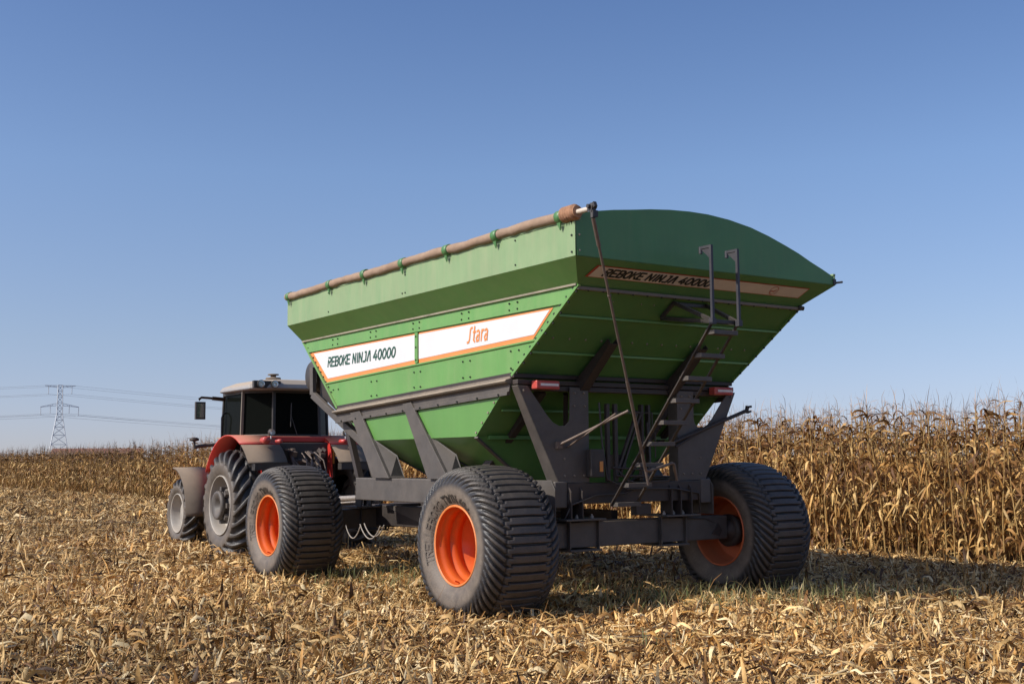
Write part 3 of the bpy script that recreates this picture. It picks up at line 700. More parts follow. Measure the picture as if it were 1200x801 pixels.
# side panels + lips
for sgn, X1, X2 in ((1, XS, XL), (-1, mx(XS), mx(XL))):
    b = B(); n = V((-sgn, 0, 0))
    zt_r = ZT if sgn == 1 else 3.60
    # folded edge steps (stiffening ridges) built as real section: upper band, groove, decal field, ridge, lower band
    def YFx(z): return YBF+(YSF-YBF)*(z-ZBF)/(ZS-ZBF)      # front edge
    def YRx(z): return YBR+(YSR-YBR)*(z-ZBR)/(ZS-ZBR)      # rear edge
    def side_quad(z0r, z0f, z1r, z1f, xo0, xo1):
        b.add([(X1-sgn*xo0, YRx(z0r), z0r), (X1-sgn*xo0, YFx(z0f), z0f), (X1-sgn*xo1, YFx(z1f), z1f), (X1-sgn*xo1, YRx(z1r), z1r)], [(0, 1, 2, 3)])
    seq = [(ZBR, ZBF, 0), (2.785, 2.628, .004), (2.795, 2.638, .022), (2.812, 2.655, .022), (2.820, 2.663, 0), (3.113, 3.109, 0), (3.118, 3.114, .022), (3.262, 3.262, .012), (3.270, 3.270, .026), (ZS, ZS, .026)]
    for (a, c) in zip(seq[:-1], seq[1:]): side_quad(a[0], a[1], c[0], c[1], a[2], c[2])
    # inner skin
    xi = X1+sgn*.02
    b.add([(xi, YRx(ZBR), ZBR), (xi, YFx(ZBF), ZBF), (xi, YFx(ZS), ZS), (xi, YRx(ZS), ZS)], [(3, 2, 1, 0)])
    # divider strip and bolts
    yd = 12.0
    b.bb(X1-sgn*.006, X1-sgn*.024, yd-.035, yd+.035, 2.745, 3.108)
    o = b.build('side_panel', 'green', cart)
    bo = B()
    for k in range(11):
        z = ZBR+.05+(ZS-ZBR-.08)*k/10
        bo.bolt((X1-sgn*.012, YRx(z)+.045, z), n, .013); bo.bolt((X1-sgn*.012, YFx(z)-.06, z), n, .013)
    for yy in (9.95, 10.9, 12.0, 13.1, 14.2):
        for dy in (-.075, .075):
            for z in (3.155, 3.225): bo.bolt((X1-sgn*.020, yy+dy, z), n, .011)
            f = (yy-YBR)/(YBF-YBR)
            zb = ZBR+(ZBF-ZBR)*f
            for z in (zb+.07, zb+.25):
                if YRx(z)+.1 < yy+dy < YFx(z)-.1: bo.bolt((X1-sgn*.006, yy+dy, z), n, .011)
    for z in (2.78, 2.93, 3.06): bo.bolt((X1-sgn*.024, yd+.0, z), n, .012)
    bo.build('bolt_row', 'bolt', o)
    # decal
    dc = B()
    def decal(pts, x, cur): dc.cur = cur; dc.add([(x, y_, z_) for y_, z_ in pts], [(0, 1, 2, 3)])
    f1, f2 = 12.04, 11.96
    def zlo(y): return 2.80+(2.645-2.80)*(y-9.64)/(14.48-9.64)
    zhi = 3.100
    sl = (15.03-14.47)/(3.10-2.645); sr = (9.27-9.64)/(3.10-2.80)
    x0 = X1-sgn*.006; x1_ = X1-sgn*.010
    def fe(z): return 14.47+sl*(z-2.645)
    def re_(z): return 9.64+sr*(z-2.80)
    decal([(fe(zlo(14.47)), zlo(14.47)), (f1, zlo(f1)), (f1, zhi), (fe(zhi), zhi)], x0, 0)
    decal([(f2, zlo(f2)), (re_(zlo(9.64)), zlo(9.64)), (re_(zhi), zhi), (f2, zhi)], x0, 0)
    bh = .062; z_ = lambda y: zlo(y)+bh
    decal([(fe(zhi-.016)-.11, zhi-.016), (fe(z_(14.3))-.11, z_(14.36)), (f1, z_(f1)), (f1, zhi-.016)], x1_, 1)
    decal([(f2, zhi-.016), (f2, z_(f2)), (re_(z_(9.7))+.035, z_(9.7)), (re_(zhi-.016)+.035, zhi-.016)], x1_, 1)
    dc.build('decal', ['ltr_orange', 'white'], o)
    if sgn == 1:
        l = B(); q, tot = lettering(list('REBOKE NINJA 40000'), .118, .023, .16, 1.0)
        k = 1.93/tot
        put_letters(l, q, lambda u, v_: (x1_, 14.44-u*k, 2.872+v_-.010*(u*k)/1.9), (-1, 0, 0), .003)
        l.build('lettering', 'ltr_green', o)
        l = B(); q, tot = lettering(['s1', 't', 'a', 'r', 'a'], .155, .024, .20, .9); k = .43/tot
        put_letters(l, q, lambda u, v_: (x1_, 10.87-u*k*1.0, 2.888+v_), (-1, 0, 0), .003)
        l.build('lettering', 'ltr_orange', o)
    # lip: vertical upper panel with fold under
    b = B()
    b.plate([(X2, YLR, ZF), (X2, YLF, ZF), (X2, YLF+.0, zt_r), (X2, YLR, zt_r)], (sgn*T_, 0, 0))
    b.bb(X2-sgn*.006, X2+sgn*.03, YLR+.0, YLF, zt_r+.002, zt_r+.022)
    lp = b.build('lip_panel', 'green_lip', cart)
    bo = B()
    for yy in (9.55, 11.9, 13.9):
        for dz in (.05, .30) if sgn == 1 else (): bo.bolt((X2-sgn*.001, yy, ZF+dz), n, .010)
    for yy in (11.83,): bo.bolt((X2-sgn*.001, yy, ZF+.05), n, .010); bo.bolt((X2-sgn*.001, yy, ZF+.26), n, .010)
    for z in (ZF+.04, ZF+.2, ZF+.33):
        if z < zt_r: bo.bolt((X2-sgn*.001, YLR+.05, z), n, .012)
    bo.build('bolt_row', 'bolt', lp)
    b = B()
    b.plate([(X2+sgn*.001, YLR, ZF-.002), (X2+sgn*.001, YLF, ZF-.002), (X1-sgn*.022, YSF, ZS+.001), (X1-sgn*.022, YSR, ZS+.001)], (sgn*T_, 0, .004))
    nn = V((-sgn*(ZF-ZS), 0, -(d2-d1))).normalized()
    b.beam((X2+sgn*.12, 11.8, ZF-.10), (X2+sgn*.235, 11.55, ZS+.02), .02, .012, up=nn)
    b.build('lip_underside', 'green', cart)
    # seam rail: pale dusty edge
    b = B(); b.beam((X1-sgn*.033, YSR+.01, ZS-.002), (X1-sgn*.033, YSF-.01, ZS-.002), .012, .020); b.build('seam_strip', 'bolt_dust', cart)

# rear and front end panels
ARC = [(6.585, 3.895), (6.805, 3.945), (7.05, 3.985), (7.273, 4.012), (7.52, 4.045), (7.774, 4.069), (8.04, 4.082), (8.30, 4.081), (8.60, 4.058), (8.914, 4.010), (9.18, 3.945), (9.427, 3.870), (9.64, 3.80), (9.825, 3.725), (10.02, 3.655), (10.193, 3.585)]
def end_panel(yl, ys, yb, zb, ydir, rear):
    b = B()
    prof = [(XL+.001, ZF), *[(x, z) for x, z in ARC], (mx(XL)-.001, ZF)]
    b.plate([(x, yl, z) for x, z in prof], (0, ydir*T_, 0))
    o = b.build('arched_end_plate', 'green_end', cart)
    if rear:
        b = B(); b.plate([(XL+.02, yl-.006, ZF+.004), (XL+.02, yl-.006, ZF+.055), (mx(XL)-.03, yl-.006, ZF+.055), (mx(XL)-.03, yl-.006, ZF+.004)], (0, .004, 0)); b.build('overlap_strip', 'green_end', o)
        bo = B()
        for z in (3.55, 3.70, 3.85): bo.bolt((XL+.05, yl, z), (0, -1, 0), .011)
        bo.build('bolt_row', 'bolt_dust', o)
    # slope 1: fold to seam
    b = B()
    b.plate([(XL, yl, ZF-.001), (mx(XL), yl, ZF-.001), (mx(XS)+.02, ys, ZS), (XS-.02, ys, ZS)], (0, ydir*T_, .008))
    b.build('upper_slope_panel', 'green_end', cart)
    # slope 2: seam to bottom
    b = B()
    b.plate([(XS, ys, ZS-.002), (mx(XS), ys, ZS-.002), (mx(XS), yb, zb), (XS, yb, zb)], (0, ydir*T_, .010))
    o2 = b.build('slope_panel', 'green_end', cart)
    P = lambda f, x, lift=0.0: V((x, ys+(yb-ys)*f, ZS+(zb-ZS)*f))+V((0, -ydir*.57, -.82)).normalized()*lift
    b = B()
    for f in (.315, .72): b.beam(P(f, XS+.01, .012), P(f, mx(XS)-.01, .012), .028, .022)
    b.build('stiffener_rib', 'green', o2)
    b = B(); b.beam(P(.03, XS-.01, .012), P(.03, mx(XS)+.05, .012), .045, .030)
    st = b.build('seam_strip', 'rail', o2)
    bo = B()
    nn = V((0, -ydir*.57, -.82))
    for k in range(16): bo.bolt(P(.03, XS+.12+k*.19, .03), nn, .012)
    bo.build('bolt_row', 'bolt', st)
    bo = B()
    for k in range(14): bo.bolt(P(.56, XS+.15+k*.21, .002), nn, .012, .012)
    for k in range(6): bo.bolt(P(.14, XS+.55+k*.27+(k % 2)*.1, .002), nn, .008, .008)
    bo.build('bolt_row', 'bolt_dust', o2)
    # corner flanges with bolts
    for sgn, X1 in ((1, XS), (-1, mx(XS))):
        fl = B(); fl.beam(P(0, X1-sgn*.008, .004), P(1, X1-sgn*.008, .004), .03, .03); f_ = fl.build('corner_flange', 'green', o2)
        bo = B()
        for k in range(9): bo.bolt(P((k+.5)/9, X1+sgn*.0, .02), nn, .014, .014)
        bo.build('bolt_row', 'bolt', f_)
    return o2, P
rp, PR = end_panel(YLR, YSR, YBR, ZBR, 1, True)
fp, PFr = end_panel(YLF, YSF, YBF, ZBF, -1, False)
# rear decal with lettering and round emblem on the fold-to-seam slope
dv = V((0, YSR-YLR, ZS-ZF)).normalized(); nv = V((0, dv.z, -dv.y)).normalized()      # down the slope, outward normal
if nv.z > 0: nv = -nv
S0 = V((0, YLR, ZF))
def onslope(x, s, lift): return V((x, 0, 0))+S0+dv*s+nv*lift
tot_s = V((0, YSR-YLR, ZS-ZF)).length
dc = B()
dc.cur = 0; dc.add([onslope(6.895, .085, .006), onslope(9.875, .085, .006), onslope(9.82, .245, .006), onslope(6.835, .245, .006)], [(0, 1, 2, 3)])
dc.cur = 1; dc.add([onslope(6.918, .094, .010), onslope(9.855, .094, .010), onslope(9.805, .236, .010), onslope(6.865, .236, .010)], [(0, 1, 2, 3)])
dc.build('decal', ['ltr_red', 'white_dusty'], rp)
l = B(); q, tt_ = lettering(list('REBOKE NINJA 40000'), .088, .021, .30, 1.0); k = 1.42/tt_
put_letters(l, q, lambda u, v_: tuple(onslope(7.02+u*k, .208-v_, .0125)), nv, .0)
l.build('lettering', 'ltr_black', rp)
l = B()
cc = 9.37; cs = .165
circ = [onslope(cc+.058*cos(2*pi*i/20), cs+.062*sin(2*pi*i/20), .0125) for i in range(20)]; cin = [onslope(cc+.051*cos(2*pi*i/20), cs+.055*sin(2*pi*i/20), .0125) for i in range(20)]
l.add(circ+cin, [(i, (i+1) % 20, 20+(i+1) % 20, 20+i) for i in range(20)])
l.add([onslope(cc+a, cs+b_, .0125) for a, b_ in [(-.040, .030), (-.036, .006), (-.018, .004), (.0, .008), (.034, -.026), (.022, .008), (.006, .022), (-.014, .018), (-.030, .020)]], [tuple(range(9))])
l.build('emblem', 'ltr_red', rp)

# ---- lower hopper (vertical band, then two pyramids)
b = B(); ZL = 1.850; YLRr = 10.72; YLFf = 13.28
for sgn, X1 in ((1, XS), (-1, mx(XS))):
    b.add([(X1, YBR+.03, ZBR-.02), (X1, YBF-.03, ZBF-.02), (X1, YLFf, ZL), (X1, YLRr, ZL)], [(0, 1, 2, 3)])
o_band = b.build('lower_side_panel', 'green_low', cart)
bo = B()
for k in range(6):
    f = (k+.6)/6; bo.bolt((XS-.002, YBR+(YLRr-YBR)*f+.04, ZBR+(ZL-ZBR)*f), (-1, 0, 0), .014)
    f = (k+.6)/6; bo.bolt((XS-.002, YBF+(YLFf-YBF)*f-.05, ZBF+(ZL-ZBF)*f), (-1, 0, 0), .012)
bo.build('bolt_row', 'bolt_dust', o_band)
b = B(); T2 = T_
b.add([(XS, YBR+.02, ZBR-.02), (mx(XS), YBR+.02, ZBR-.02), (mx(XS), YLRr, ZL), (XS, YLRr, ZL)], [(0, 1, 2, 3)])
b.add([(XS, YBF-.02, ZBF-.02), (mx(XS), YBF-.02, ZBF-.02), (mx(XS), YLFf, ZL), (XS, YLFf, ZL)], [(0, 1, 2, 3)])
YM = 11.93
for (ya, yb_, yc) in ((YLRr, YM, 11.20), (YM, YLFf, 12.45)):
    x0, x1 = XC-.45, XC+.45; zb = 1.12; y0, y1 = yc-.22, yc+.22
    top = [(XS, ya, ZL), (mx(XS), ya, ZL), (mx(XS), yb_, ZL), (XS, yb_, ZL)]; bot = [(x0, y0, zb), (x1, y0, zb), (x1, y1, zb), (x0, y1, zb)]
    b.add(top+bot, [(0, 1, 5, 4), (1, 2, 6, 5), (2, 3, 7, 6), (3, 0, 4, 7), (4, 5, 6, 7)])
b.build('lower_hopper', 'green_low', cart)
# rear rib across the lower rear face
b = B(); b.beam((XS+.1, 10.36, 2.12), (mx(XS)-.1, 10.36, 2.12), .04, .02); b.beam((XS+.15, 10.70, 1.84), (mx(XS)-.15, 10.70, 1.84), .05, .04)
b.build('lower_stiffener', 'green', cart)
b = B()       # hopper edge flanges running down to the outlets
for (ya, yb_, yc) in ((YLRr, YM, 11.20), (YM, YLFf, 12.45)):
    for sgn, X1, xb in ((1, XS, XC-.45), (-1, mx(XS), XC+.45)):
        b.beam((X1, yb_-.02, ZL-.01), (xb, yc+.22, 1.12), .05, .02); b.beam((X1, ya+.0, ZL-.01), (xb, yc-.22, 1.12), .05, .02)
b.build('hopper_flange', 'frame', cart)

# ---- skirt rails
for sgn, X1 in ((1, XS), (-1, mx(XS))):
    b = B()
    r0 = V((X1, YBR-.0, ZBR)); r1 = V((X1, 14.16, ZBF))
    prof = [(0, 0), (.012, 0), (.012, -.028), (.075, -.045), (.088, -.060), (.075, -.075), (.045, -.082), (.0, -.082)]
    n_ = len(prof)
    vs = [r0+V((-sgn*a, .0, c)) for a, c in prof]+[r1+V((-sgn*a, -.09*(-c), c)) for a, c in prof]
    vs[:n_] = [v+V((0, .28*(-(c)), 0)) for v, (a, c) in zip(vs[:n_], prof)]
    b.add(vs, [tuple(range(n_)), tuple(range(2*n_-1, n_-1, -1))]+[(i, n_+i, n_+(i+1) % n_, (i+1) % n_) for i in range(n_)])
    sk = b.build('skirt_rail', 'rail', cart)
    b = B(); prof = [(0, -.083), (.040, -.083), (.018, -.10), (.018, -.165), (.040, -.172), (.040, -.205), (.0, -.205)]; n_ = len(prof)
    vs = [r0+V((-sgn*a, .28*(-c), c)) for a, c in prof]+[r1+V((-sgn*a, -.09*(-c), c)) for a, c in prof]
    b.add(vs, [tuple(range(n_)), tuple(range(2*n_-1, n_-1, -1))]+[(i, n_+i, n_+(i+1) % n_, (i+1) % n_) for i in range(n_)])
    b.build('skirt_channel', 'frame', cart)
    bo = B()
    for k in range(10): 
        f = (k+.5)/10; p = r0.lerp(r1, f); bo.bolt(p+V((-sgn*.045, 0, -.188)), (-sgn, 0, 0), .012)
    bo.build('bolt_row', 'bolt', sk)
    b = B(); b.beam(r0+V((-sgn*.008, .02, .012)), r1+V((-sgn*.008, -.0, .012)), .016, .030); b.build('seal_strip', 'frame_dark', cart)
# rear cross rails
b = B(); b.bb(XS-.02, mx(XS)+.02, 9.955, 10.03, 2.445, 2.490); b.bb(XS+.0, mx(XS)+.0, 9.915, 10.03, 2.375, 2.425)
b.bb(XS+.05, mx(XS)-.05, 9.93, 10.03, 2.315, 2.368); b.build('rear_rail', 'frame_dark', cart, bevel=.006)
b = B(); b.bb(XS+.02, mx(XS)-.02, 9.905, 9.912, 2.405, 2.424)
# hydraulic lines and fasteners on the rear frame
b = B(); b.tube([(7.86, 9.85, 2.2), (7.88, 9.83, 1.75), (7.93, 9.82, 1.38), (8.2, 9.82, 1.27), (8.9, 9.82, 1.26), (9.3, 9.86, 1.20), (9.35, 9.9, .98)], .011, 7); b.build('hydraulic_hose', 'black', cart)
b = B(); b.tube([(8.62, 9.95, 2.0), (8.60, 9.88, 1.6), (8.50, 9.84, 1.32), (8.2, 9.84, 1.22), (7.8, 9.84, 1.21), (7.47, 9.84, 1.12), (7.42, 9.9, .97)], .010, 7); b.build('hydraulic_hose', 'black', cart)
b = B(); b.tube([(7.30, YR-.125, .90), (8.0, YR-.127, .935), (8.7, YR-.127, .93), (9.5, YR-.127, .90), (9.78, YR-.10, .80)], .009, 7); b.build('brake_line', 'black', cart)
for mf in ((lambda x: x), mx):
    bo = B()
    for (x, z) in ((7.42, 1.42), (7.55, 1.42), (7.68, 1.42), (7.57, 2.30), (7.69, 2.30), (6.90, 2.31), (7.56, 2.16), (7.70, 2.16), (7.42, 1.60)): bo.bolt((mf(x), 9.899, z), (0, -1, 0), .014, .012)
    bo.build('bolt_row', 'rail', cart)
# under-slope supports (rear)
b = B()
for x in (7.70, 8.98):
    for dx in (-.055, .055):
        b.plate([(x+dx, 9.93, 2.30), (x+dx, 9.99, 2.44), (x+dx, 9.42, 2.845), (x+dx, 9.38, 2.80)], (.012, 0, 0))
    b.plate([(x-.055, 9.93, 2.30), (x+.055, 9.93, 2.30), (x+.055, 9.385, 2.79), (x-.055, 9.385, 2.79)], (0, .012, .006))
b.build('slope_support', 'frame_dark', cart, bevel=.004)

# ---- rear post plates (Y shaped), mirrored
def ypost(sgn, y0):
    mxx = (lambda x: x) if sgn == 1 else mx
    b = B()
    pts = [(6.83, 2.36), (6.955, 2.36), (7.20, 2.06), (7.275, 1.985), (7.36, 1.945), (7.44, 1.95), (7.49, 1.99), (7.505, 2.05), (7.505, 2.36), (7.755, 2.36), (7.755, 1.345), (7.345, 1.345), (6.83, 2.36)][:-1]
    b.plate([(mxx(x), y0, z) for x, z in pts], (0, .018, 0))
    # outer flange gives the post its depth
    a = V((mxx(6.83), y0+.002, 2.36)); c = V((mxx(7.345), y0+.002, 1.345))
    b.plate([a, c, c+V((0, .20, 0)), a+V((0, .12, 0))], V((sgn*.012, 0, .006)))
    b.plate([(mxx(7.757), y0+.002, 1.345), (mxx(7.757), y0+.002, 2.36), (mxx(7.757), y0+.16, 2.36), (mxx(7.757), y0+.16, 1.345)], (sgn*-.012, 0, 0))
    return b.build('rear_post', 'frame', cart, bevel=.004)
ypost(1, 9.90); ypost(-1, 9.90)
# braces behind
b = B()
for sgn, mf in ((1, lambda x: x), (-1, mx)):
    b.beam((mf(7.28), 10.1, 2.33), (mf(7.28), 11.35, 1.38), .09, .10)
    b.beam((mf(7.60), 10.1, 2.30), (mf(7.95), 10.6, 1.35), .05, .07)
b.build('diagonal_brace', 'frame_dark', cart, bevel=.006)
# side posts with gussets
for sgn, mf in ((1, lambda x: x), (-1, mx)):
    for P4 in (((13.70, 2.215), (13.44, 2.235), (12.64, 1.382), (13.06, 1.382)), ((12.30, 2.27), (12.10, 2.285), (11.24, 1.382), (11.70, 1.382))):
        b = B(); q4 = [(mf(6.795), y_, z_) for y_, z_ in P4]; b.plate(q4, (sgn*.028, 0, 0))
        t = V(q4[1]); c = V(q4[2])
        b.plate([t.lerp(c, .42)+V((sgn*.028, .004, 0)), c+V((sgn*.028, .004, 0)), c+V((sgn*.24, .02, 0)), V((c.x+sgn*.20, c.y+.14, 1.66))], (0, .012, 0))
        b.build('side_post', 'frame', cart, bevel=.004)

# ---- chassis
b = B()
for sgn, mf in ((1, lambda x: x), (-1, mx)):
    xa, xb = sorted((mf(7.28), mf(7.44))); b.bb(xa, xb, 9.88, 14.25, 1.085, 1.360)
    xa, xb = sorted((mf(6.84), mf(7.0))); b.bb(xa, xb, 11.02, 13.62, 1.100, 1.380)
    for yy in (11.4, 13.2): xa, xb = sorted((mf(7.0), mf(7.28))); b.bb(xa, xb, yy, yy+.12, 1.12, 1.34)
b.build('chassis_rail', 'frame', cart, bevel=.012)
b = B(); b.bb(7.442, mx(7.442), 9.875, 10.02, 1.120, 1.342); b.bb(7.445, mx(7.445), 12.0, 12.12, 1.12, 1.34); b.bb(7.445, mx(7.445), 14.3, 14.5, 1.10, 1.35)
b.build('cross_member', 'frame_dark', cart, bevel=.008)
b = B()
for sgn, mf in ((1, lambda x: x), (-1, mx)):     # pivot boxes over the rear axle
    b.plate([(mf(7.262), 10.75, 1.375), (mf(7.262), 9.93, 1.375), (mf(7.262), 9.86, 1.28), (mf(7.262), 9.86, .955), (mf(7.262), 10.45, .955), (mf(7.262), 10.75, 1.10)], (sgn*.012, 0, 0))
b.build('pivot_plate', 'frame', cart, bevel=.004)
def axle(y):
    b = B(); b.bb(XC-1.46, XC+1.46, y-.12, y+.12, .655, .925)
    b.build('axle_beam', 'frame', cart, bevel=.012)
    b = B()
    for xa, xb in ((7.50, 7.905), (8.785, 9.17)):
        for x in (xa, xb-.014): b.bb(x, x+.014, y-.175, y-.121, .640, .945)
        b.bb(xa, xb, y-.175, y-.121, .925, .942) if False else None
        b.bb(xa-.12 if xa < 8 else xa-.01, xb+.01 if xa < 8 else xb+.12, y-.28, y+.18, .946, .966); b.bb(xa-.01, xb+.01, y-.20, y+.18, .618, .638)
        b.bb(xa+.015, xb-.015, y-.135, y-.1215, .66, .92)
    b.build('axle_clamp', 'frame', cart, bevel=.003)
    b = B()
    for x in (7.45, 7.60, 8.86, 9.00, 9.16):
        b.plate([(x, y-.27, .968), (x, y-.27, 1.25), (x, y-.20, 1.335), (x, y-.08, 1.25), (x, y-.08, .968)], (.016, 0, 0))
    for x in (7.62, 8.90, 9.04): b.bb(x-.05, x+.05, y-.10, y-.085, .968, 1.18)
    b.build('pivot_bracket', 'frame_dark', cart, bevel=.003)
    bo = B()
    for x in (7.60, 7.80, 8.83, 8.97, 9.11): bo.lathe([(.966, .022), (.992, .022), (.992, .010), (1.01, .010), (1.01, .001)], (x, y-.17, 0), 8, 'Z', False)
    bo.build('axle_bolt', 'steel', cart)
axle(YR); axle(YF)
b = B(); b.plate([(9.60, YR-.122, .72), (9.72, YR-.122, .69), (9.76, YR-.122, .76), (9.70, YR-.122, .84)], (0, -.010, 0)); b.build('jack_lug', 'frame_dark', cart)
b = B(); b.bb(8.40, 8.62, 9.9, 10.0, .975, 1.10); b.build('control_block', 'frame_dark', cart, bevel=.01)
# tandem beam and drawbar
b = B()
b.plate([(7.75, 11.0, .98), (7.75, 16.2, .98), (7.75, 17.0, .86), (7.75, 17.0, .66), (7.75, 15.0, .69), (7.75, 11.0, .74)], (.10, 0, 0))
b.plate([(mx(7.75), 11.0, .98), (mx(7.75), 16.2, .98), (mx(7.75), 17.0, .86), (mx(7.75), 17.0, .66), (mx(7.75), 15.0, .69), (mx(7.75), 11.0, .74)], (-.10, 0, 0))
b.bb(7.86, mx(7.86), 15.6, 15.75, .70, .95); b.bb(7.86, mx(7.86), 11.6, 11.75, .76, .95)
b.build('tandem_beam', 'frame_dark', cart, bevel=.01)
b = B(); b.plate([(7.738, 12.6, .972), (7.738, 14.55, .972), (7.738, 13.6, .79)], (.010, 0, 0)); b.build('side_gusset', 'frame', cart)
b = B(); b.plate([(7.95, 15.7, .80), (8.85, 15.7, .80), (8.55, 18.1, .70), (8.32, 18.1, .70)], (0, 0, .12)); b.lathe([(.68, .05), (.72, .11), (.84, .11), (.86, .05)], (8.43, 18.16, 0), 20, 'Z'); b.build('drawbar', 'frame_dark', cart, bevel=.01)
b = B()
b.tube([(7.62, 16.7, 1.0), (7.62, 15.1, 1.07)], .040, 14); b.tube([(7.62, 16.35, 1.015), (7.62, 16.25, 1.02)], .065, 14); b.tube([(7.62, 15.95, 1.03), (7.62, 15.7, 1.042)], .060, 14); b.tube([(7.62, 16.6, .93), (7.60, 15.0, 1.02)], .014, 8)
b.build('hydraulic_cylinder', 'steel', cart)
def loop(x, y0, y1, z0, dz, n=14): return [(x, y0+(y1-y0)*i/n, z0-dz*sin(pi*i/n)**.8) for i in range(n+1)]
for (y0, y1, z0, dz, x) in ((14.114, 13.70, .75, .16, 6.95), (13.70, 13.148, .78, .175, 6.95), (13.66, 13.12, .79, .155, 6.99)):
    b = B(); b.tube(loop(x, y0, y1, z0, dz), .008, 7); b.build('hose', 'hose', cart)

# ---- front support frame and chute housing
for sgn, mf in ((1, lambda x: x), (-1, mx)):
    b = B(); ps = [(6.86, 15.0, 2.90), (6.86, 14.985, 2.52), (6.98, 13.62, 1.80), (7.16, 13.70, 1.385)]
    ps = [(mf(p[0]), p[1], p[2]) for p in ps]
    for a, c in zip(ps[:-1], ps[1:]): b.beam(a, c, .10, .055, up=(1, 0, 0))
    b.build('front_frame', 'frame', cart, bevel=.004)
b = B(); b.plate([(6.97, 15.05, 2.95), (6.97, 14.97, 2.52), (7.05, 13.75, 1.86), (7.10, 13.55, 1.45), (7.10, 13.40, 1.86), (6.99, 14.12, 2.27), (6.93, 14.85, 2.92)], (.03, 0, 0)); b.build('front_plate', 'black', cart)
b = B(); b.lathe([(6.93, .001), (6.93, .19), (6.95, .21), (7.16, .21), (7.18, .001)], (0, 15.22, 2.80), 28); b.build('auger_housing', 'black', cart)
b = B(); 
for x in (7.3, 9.5): b.beam((x, 15.3, 3.1), (x, 14.4, 1.35), .08, .08)
b.build('front_brace', 'frame_dark', cart)

# ---- tarp roll along the left lip
tb = empty('tarp_roll', (XL, 12, 3.9)); tb.parent = cart; tb.location = V((XL, 12, 3.9))-V(CART); 
bpy.data.objects.remove(tb)
XTb = XL-.012; ZTb = 3.900
b = B(); rr = []; ps = []
rng = random.Random(11)
for i in range(60):
    y = 15.22-(15.22-8.66)*i/59; ps.append((XTb+rng.uniform(-.004, .004), y, ZTb+rng.uniform(-.005, .005)-.006*sin(i*.33))); rr.append(.050+rng.uniform(-.004, .004)+.003*sin(i*1.1))
b.tube(ps, rr, 18); tarp = b.build('tarp_roll', 'tarp', cart)
b = B(); ps = []; rr = []
for i in range(22):
    y = 8.70-.20*i/21; ps.append((XTb, y, ZTb+.004)); rr.append(.064+(.014 if i % 4 < 2 else -.006)-.020*(i > 17))
b.tube(ps, rr, 18); b.build('tarp_end', 'tarp_end', tarp)
for y in (15.13, 13.82, 12.83, 11.85, 10.85, 9.87, 8.76):
    b = B(); b.lathe([(y-.045, .050), (y-.045, .060), (y+.045, .060), (y+.045, .050)], (XTb, 0, ZTb), 20, 'Y')
    b.plate([(XTb-.035, y-.03, ZTb-.065), (XTb-.028, y-.020, ZTb-.10), (XTb-.022, y-.006, ZTb-.135), (XTb-.028, y+.010, ZTb-.10), (XTb-.035, y+.03, ZTb-.065)], (.012, 0, 0))
    b.build('tarp_bracket', 'green_end', cart, nosplit=True)
b = B(); b.bb(XL+.001, XL+.025, 8.60, 15.2, ZT+.025, ZT+.040); b.build('lip_seal', 'black', cart)
b = B(); b.tube([(XTb, 8.52, ZTb), (XTb, 8.31, ZTb-.005)], .024, 14); b.build('roll_shaft', 'white_dusty', cart)
b = B(); K0 = V((XTb, 8.29, ZTb-.01))
b.box(K0, (.05, .07, .06), rx=.3); b.tube([K0+V((-.05, 0, .02)), K0+V((.05, 0, .02))], .020, 10); b.tube([K0+V((0, -.01, .05)), K0+V((0, -.02, -.09))], .024, 10); b.box(K0+V((.01, -.03, -.05)), (.06, .03, .06)); b.box(K0+V((0, -.045, .03)), (.035, .03, .05), rx=-.4)
b.build('universal_joint', 'black', cart)
# crank rod
A_ = K0+V((0, -.02, -.09)); Bq = V((7.985, 9.25, 1.474))
b = B(); b.tube([A_, A_.lerp(Bq, .1)], .020, 10); b.tube([A_.lerp(Bq, .1), A_.lerp(Bq, .62)], .014, 10); b.tube([A_.lerp(Bq, .62), Bq], .018, 10); b.tube([A_.lerp(Bq, .28), A_.lerp(Bq, .285)], .020, 10)
cr = b.build('crank_rod', 'rod', cart)
b = B(); b.tube([Bq, (8.03, 9.24, 1.468), (8.395, 9.30, 1.545), (8.43, 9.31, 1.535), (8.50, 9.34, 1.36)], .016, 10); b.tube([Bq, Bq+V((0.05, 0.02, -.15))], .015, 8)
b.build('crank_handle', 'rod', cr)
# cradle rods
Cq = A_.lerp(Bq, .745)
b = B(); b.tube([(7.34, 9.885, 1.745), Cq+V((-.03, .04, .01))], .014, 10); b.tube([(7.45, 9.885, 1.72), Cq+V((-.18, .06, -.02))], .010, 8); b.bb(7.30, 7.37, 9.86, 9.90, 1.71, 1.78); b.build('rod_cradle', 'rod', cart)
b = B(); p0 = V((8.95, 9.88, 1.775)); p1 = V((10.10, 9.84, 2.155)); b.tube([p0, p1], .022, 10); b.tube([p0+V((.03, 0, -.05)), p0.lerp(p1, .45)], .015, 8)
b.beam(p1+V((-.02, 0, -.035)), p1+V((.0, 0, .05)), .035, .03, up=(0, 1, 0)); b.beam(p1+V((0, 0, .035)), p1+V((.06, 0, .045)), .03, .025); b.beam(p1+V((0, 0, -.03)), p1+V((.055, 0, -.01)), .025, .02)
b.build('swing_arm', 'frame_dark', cart)

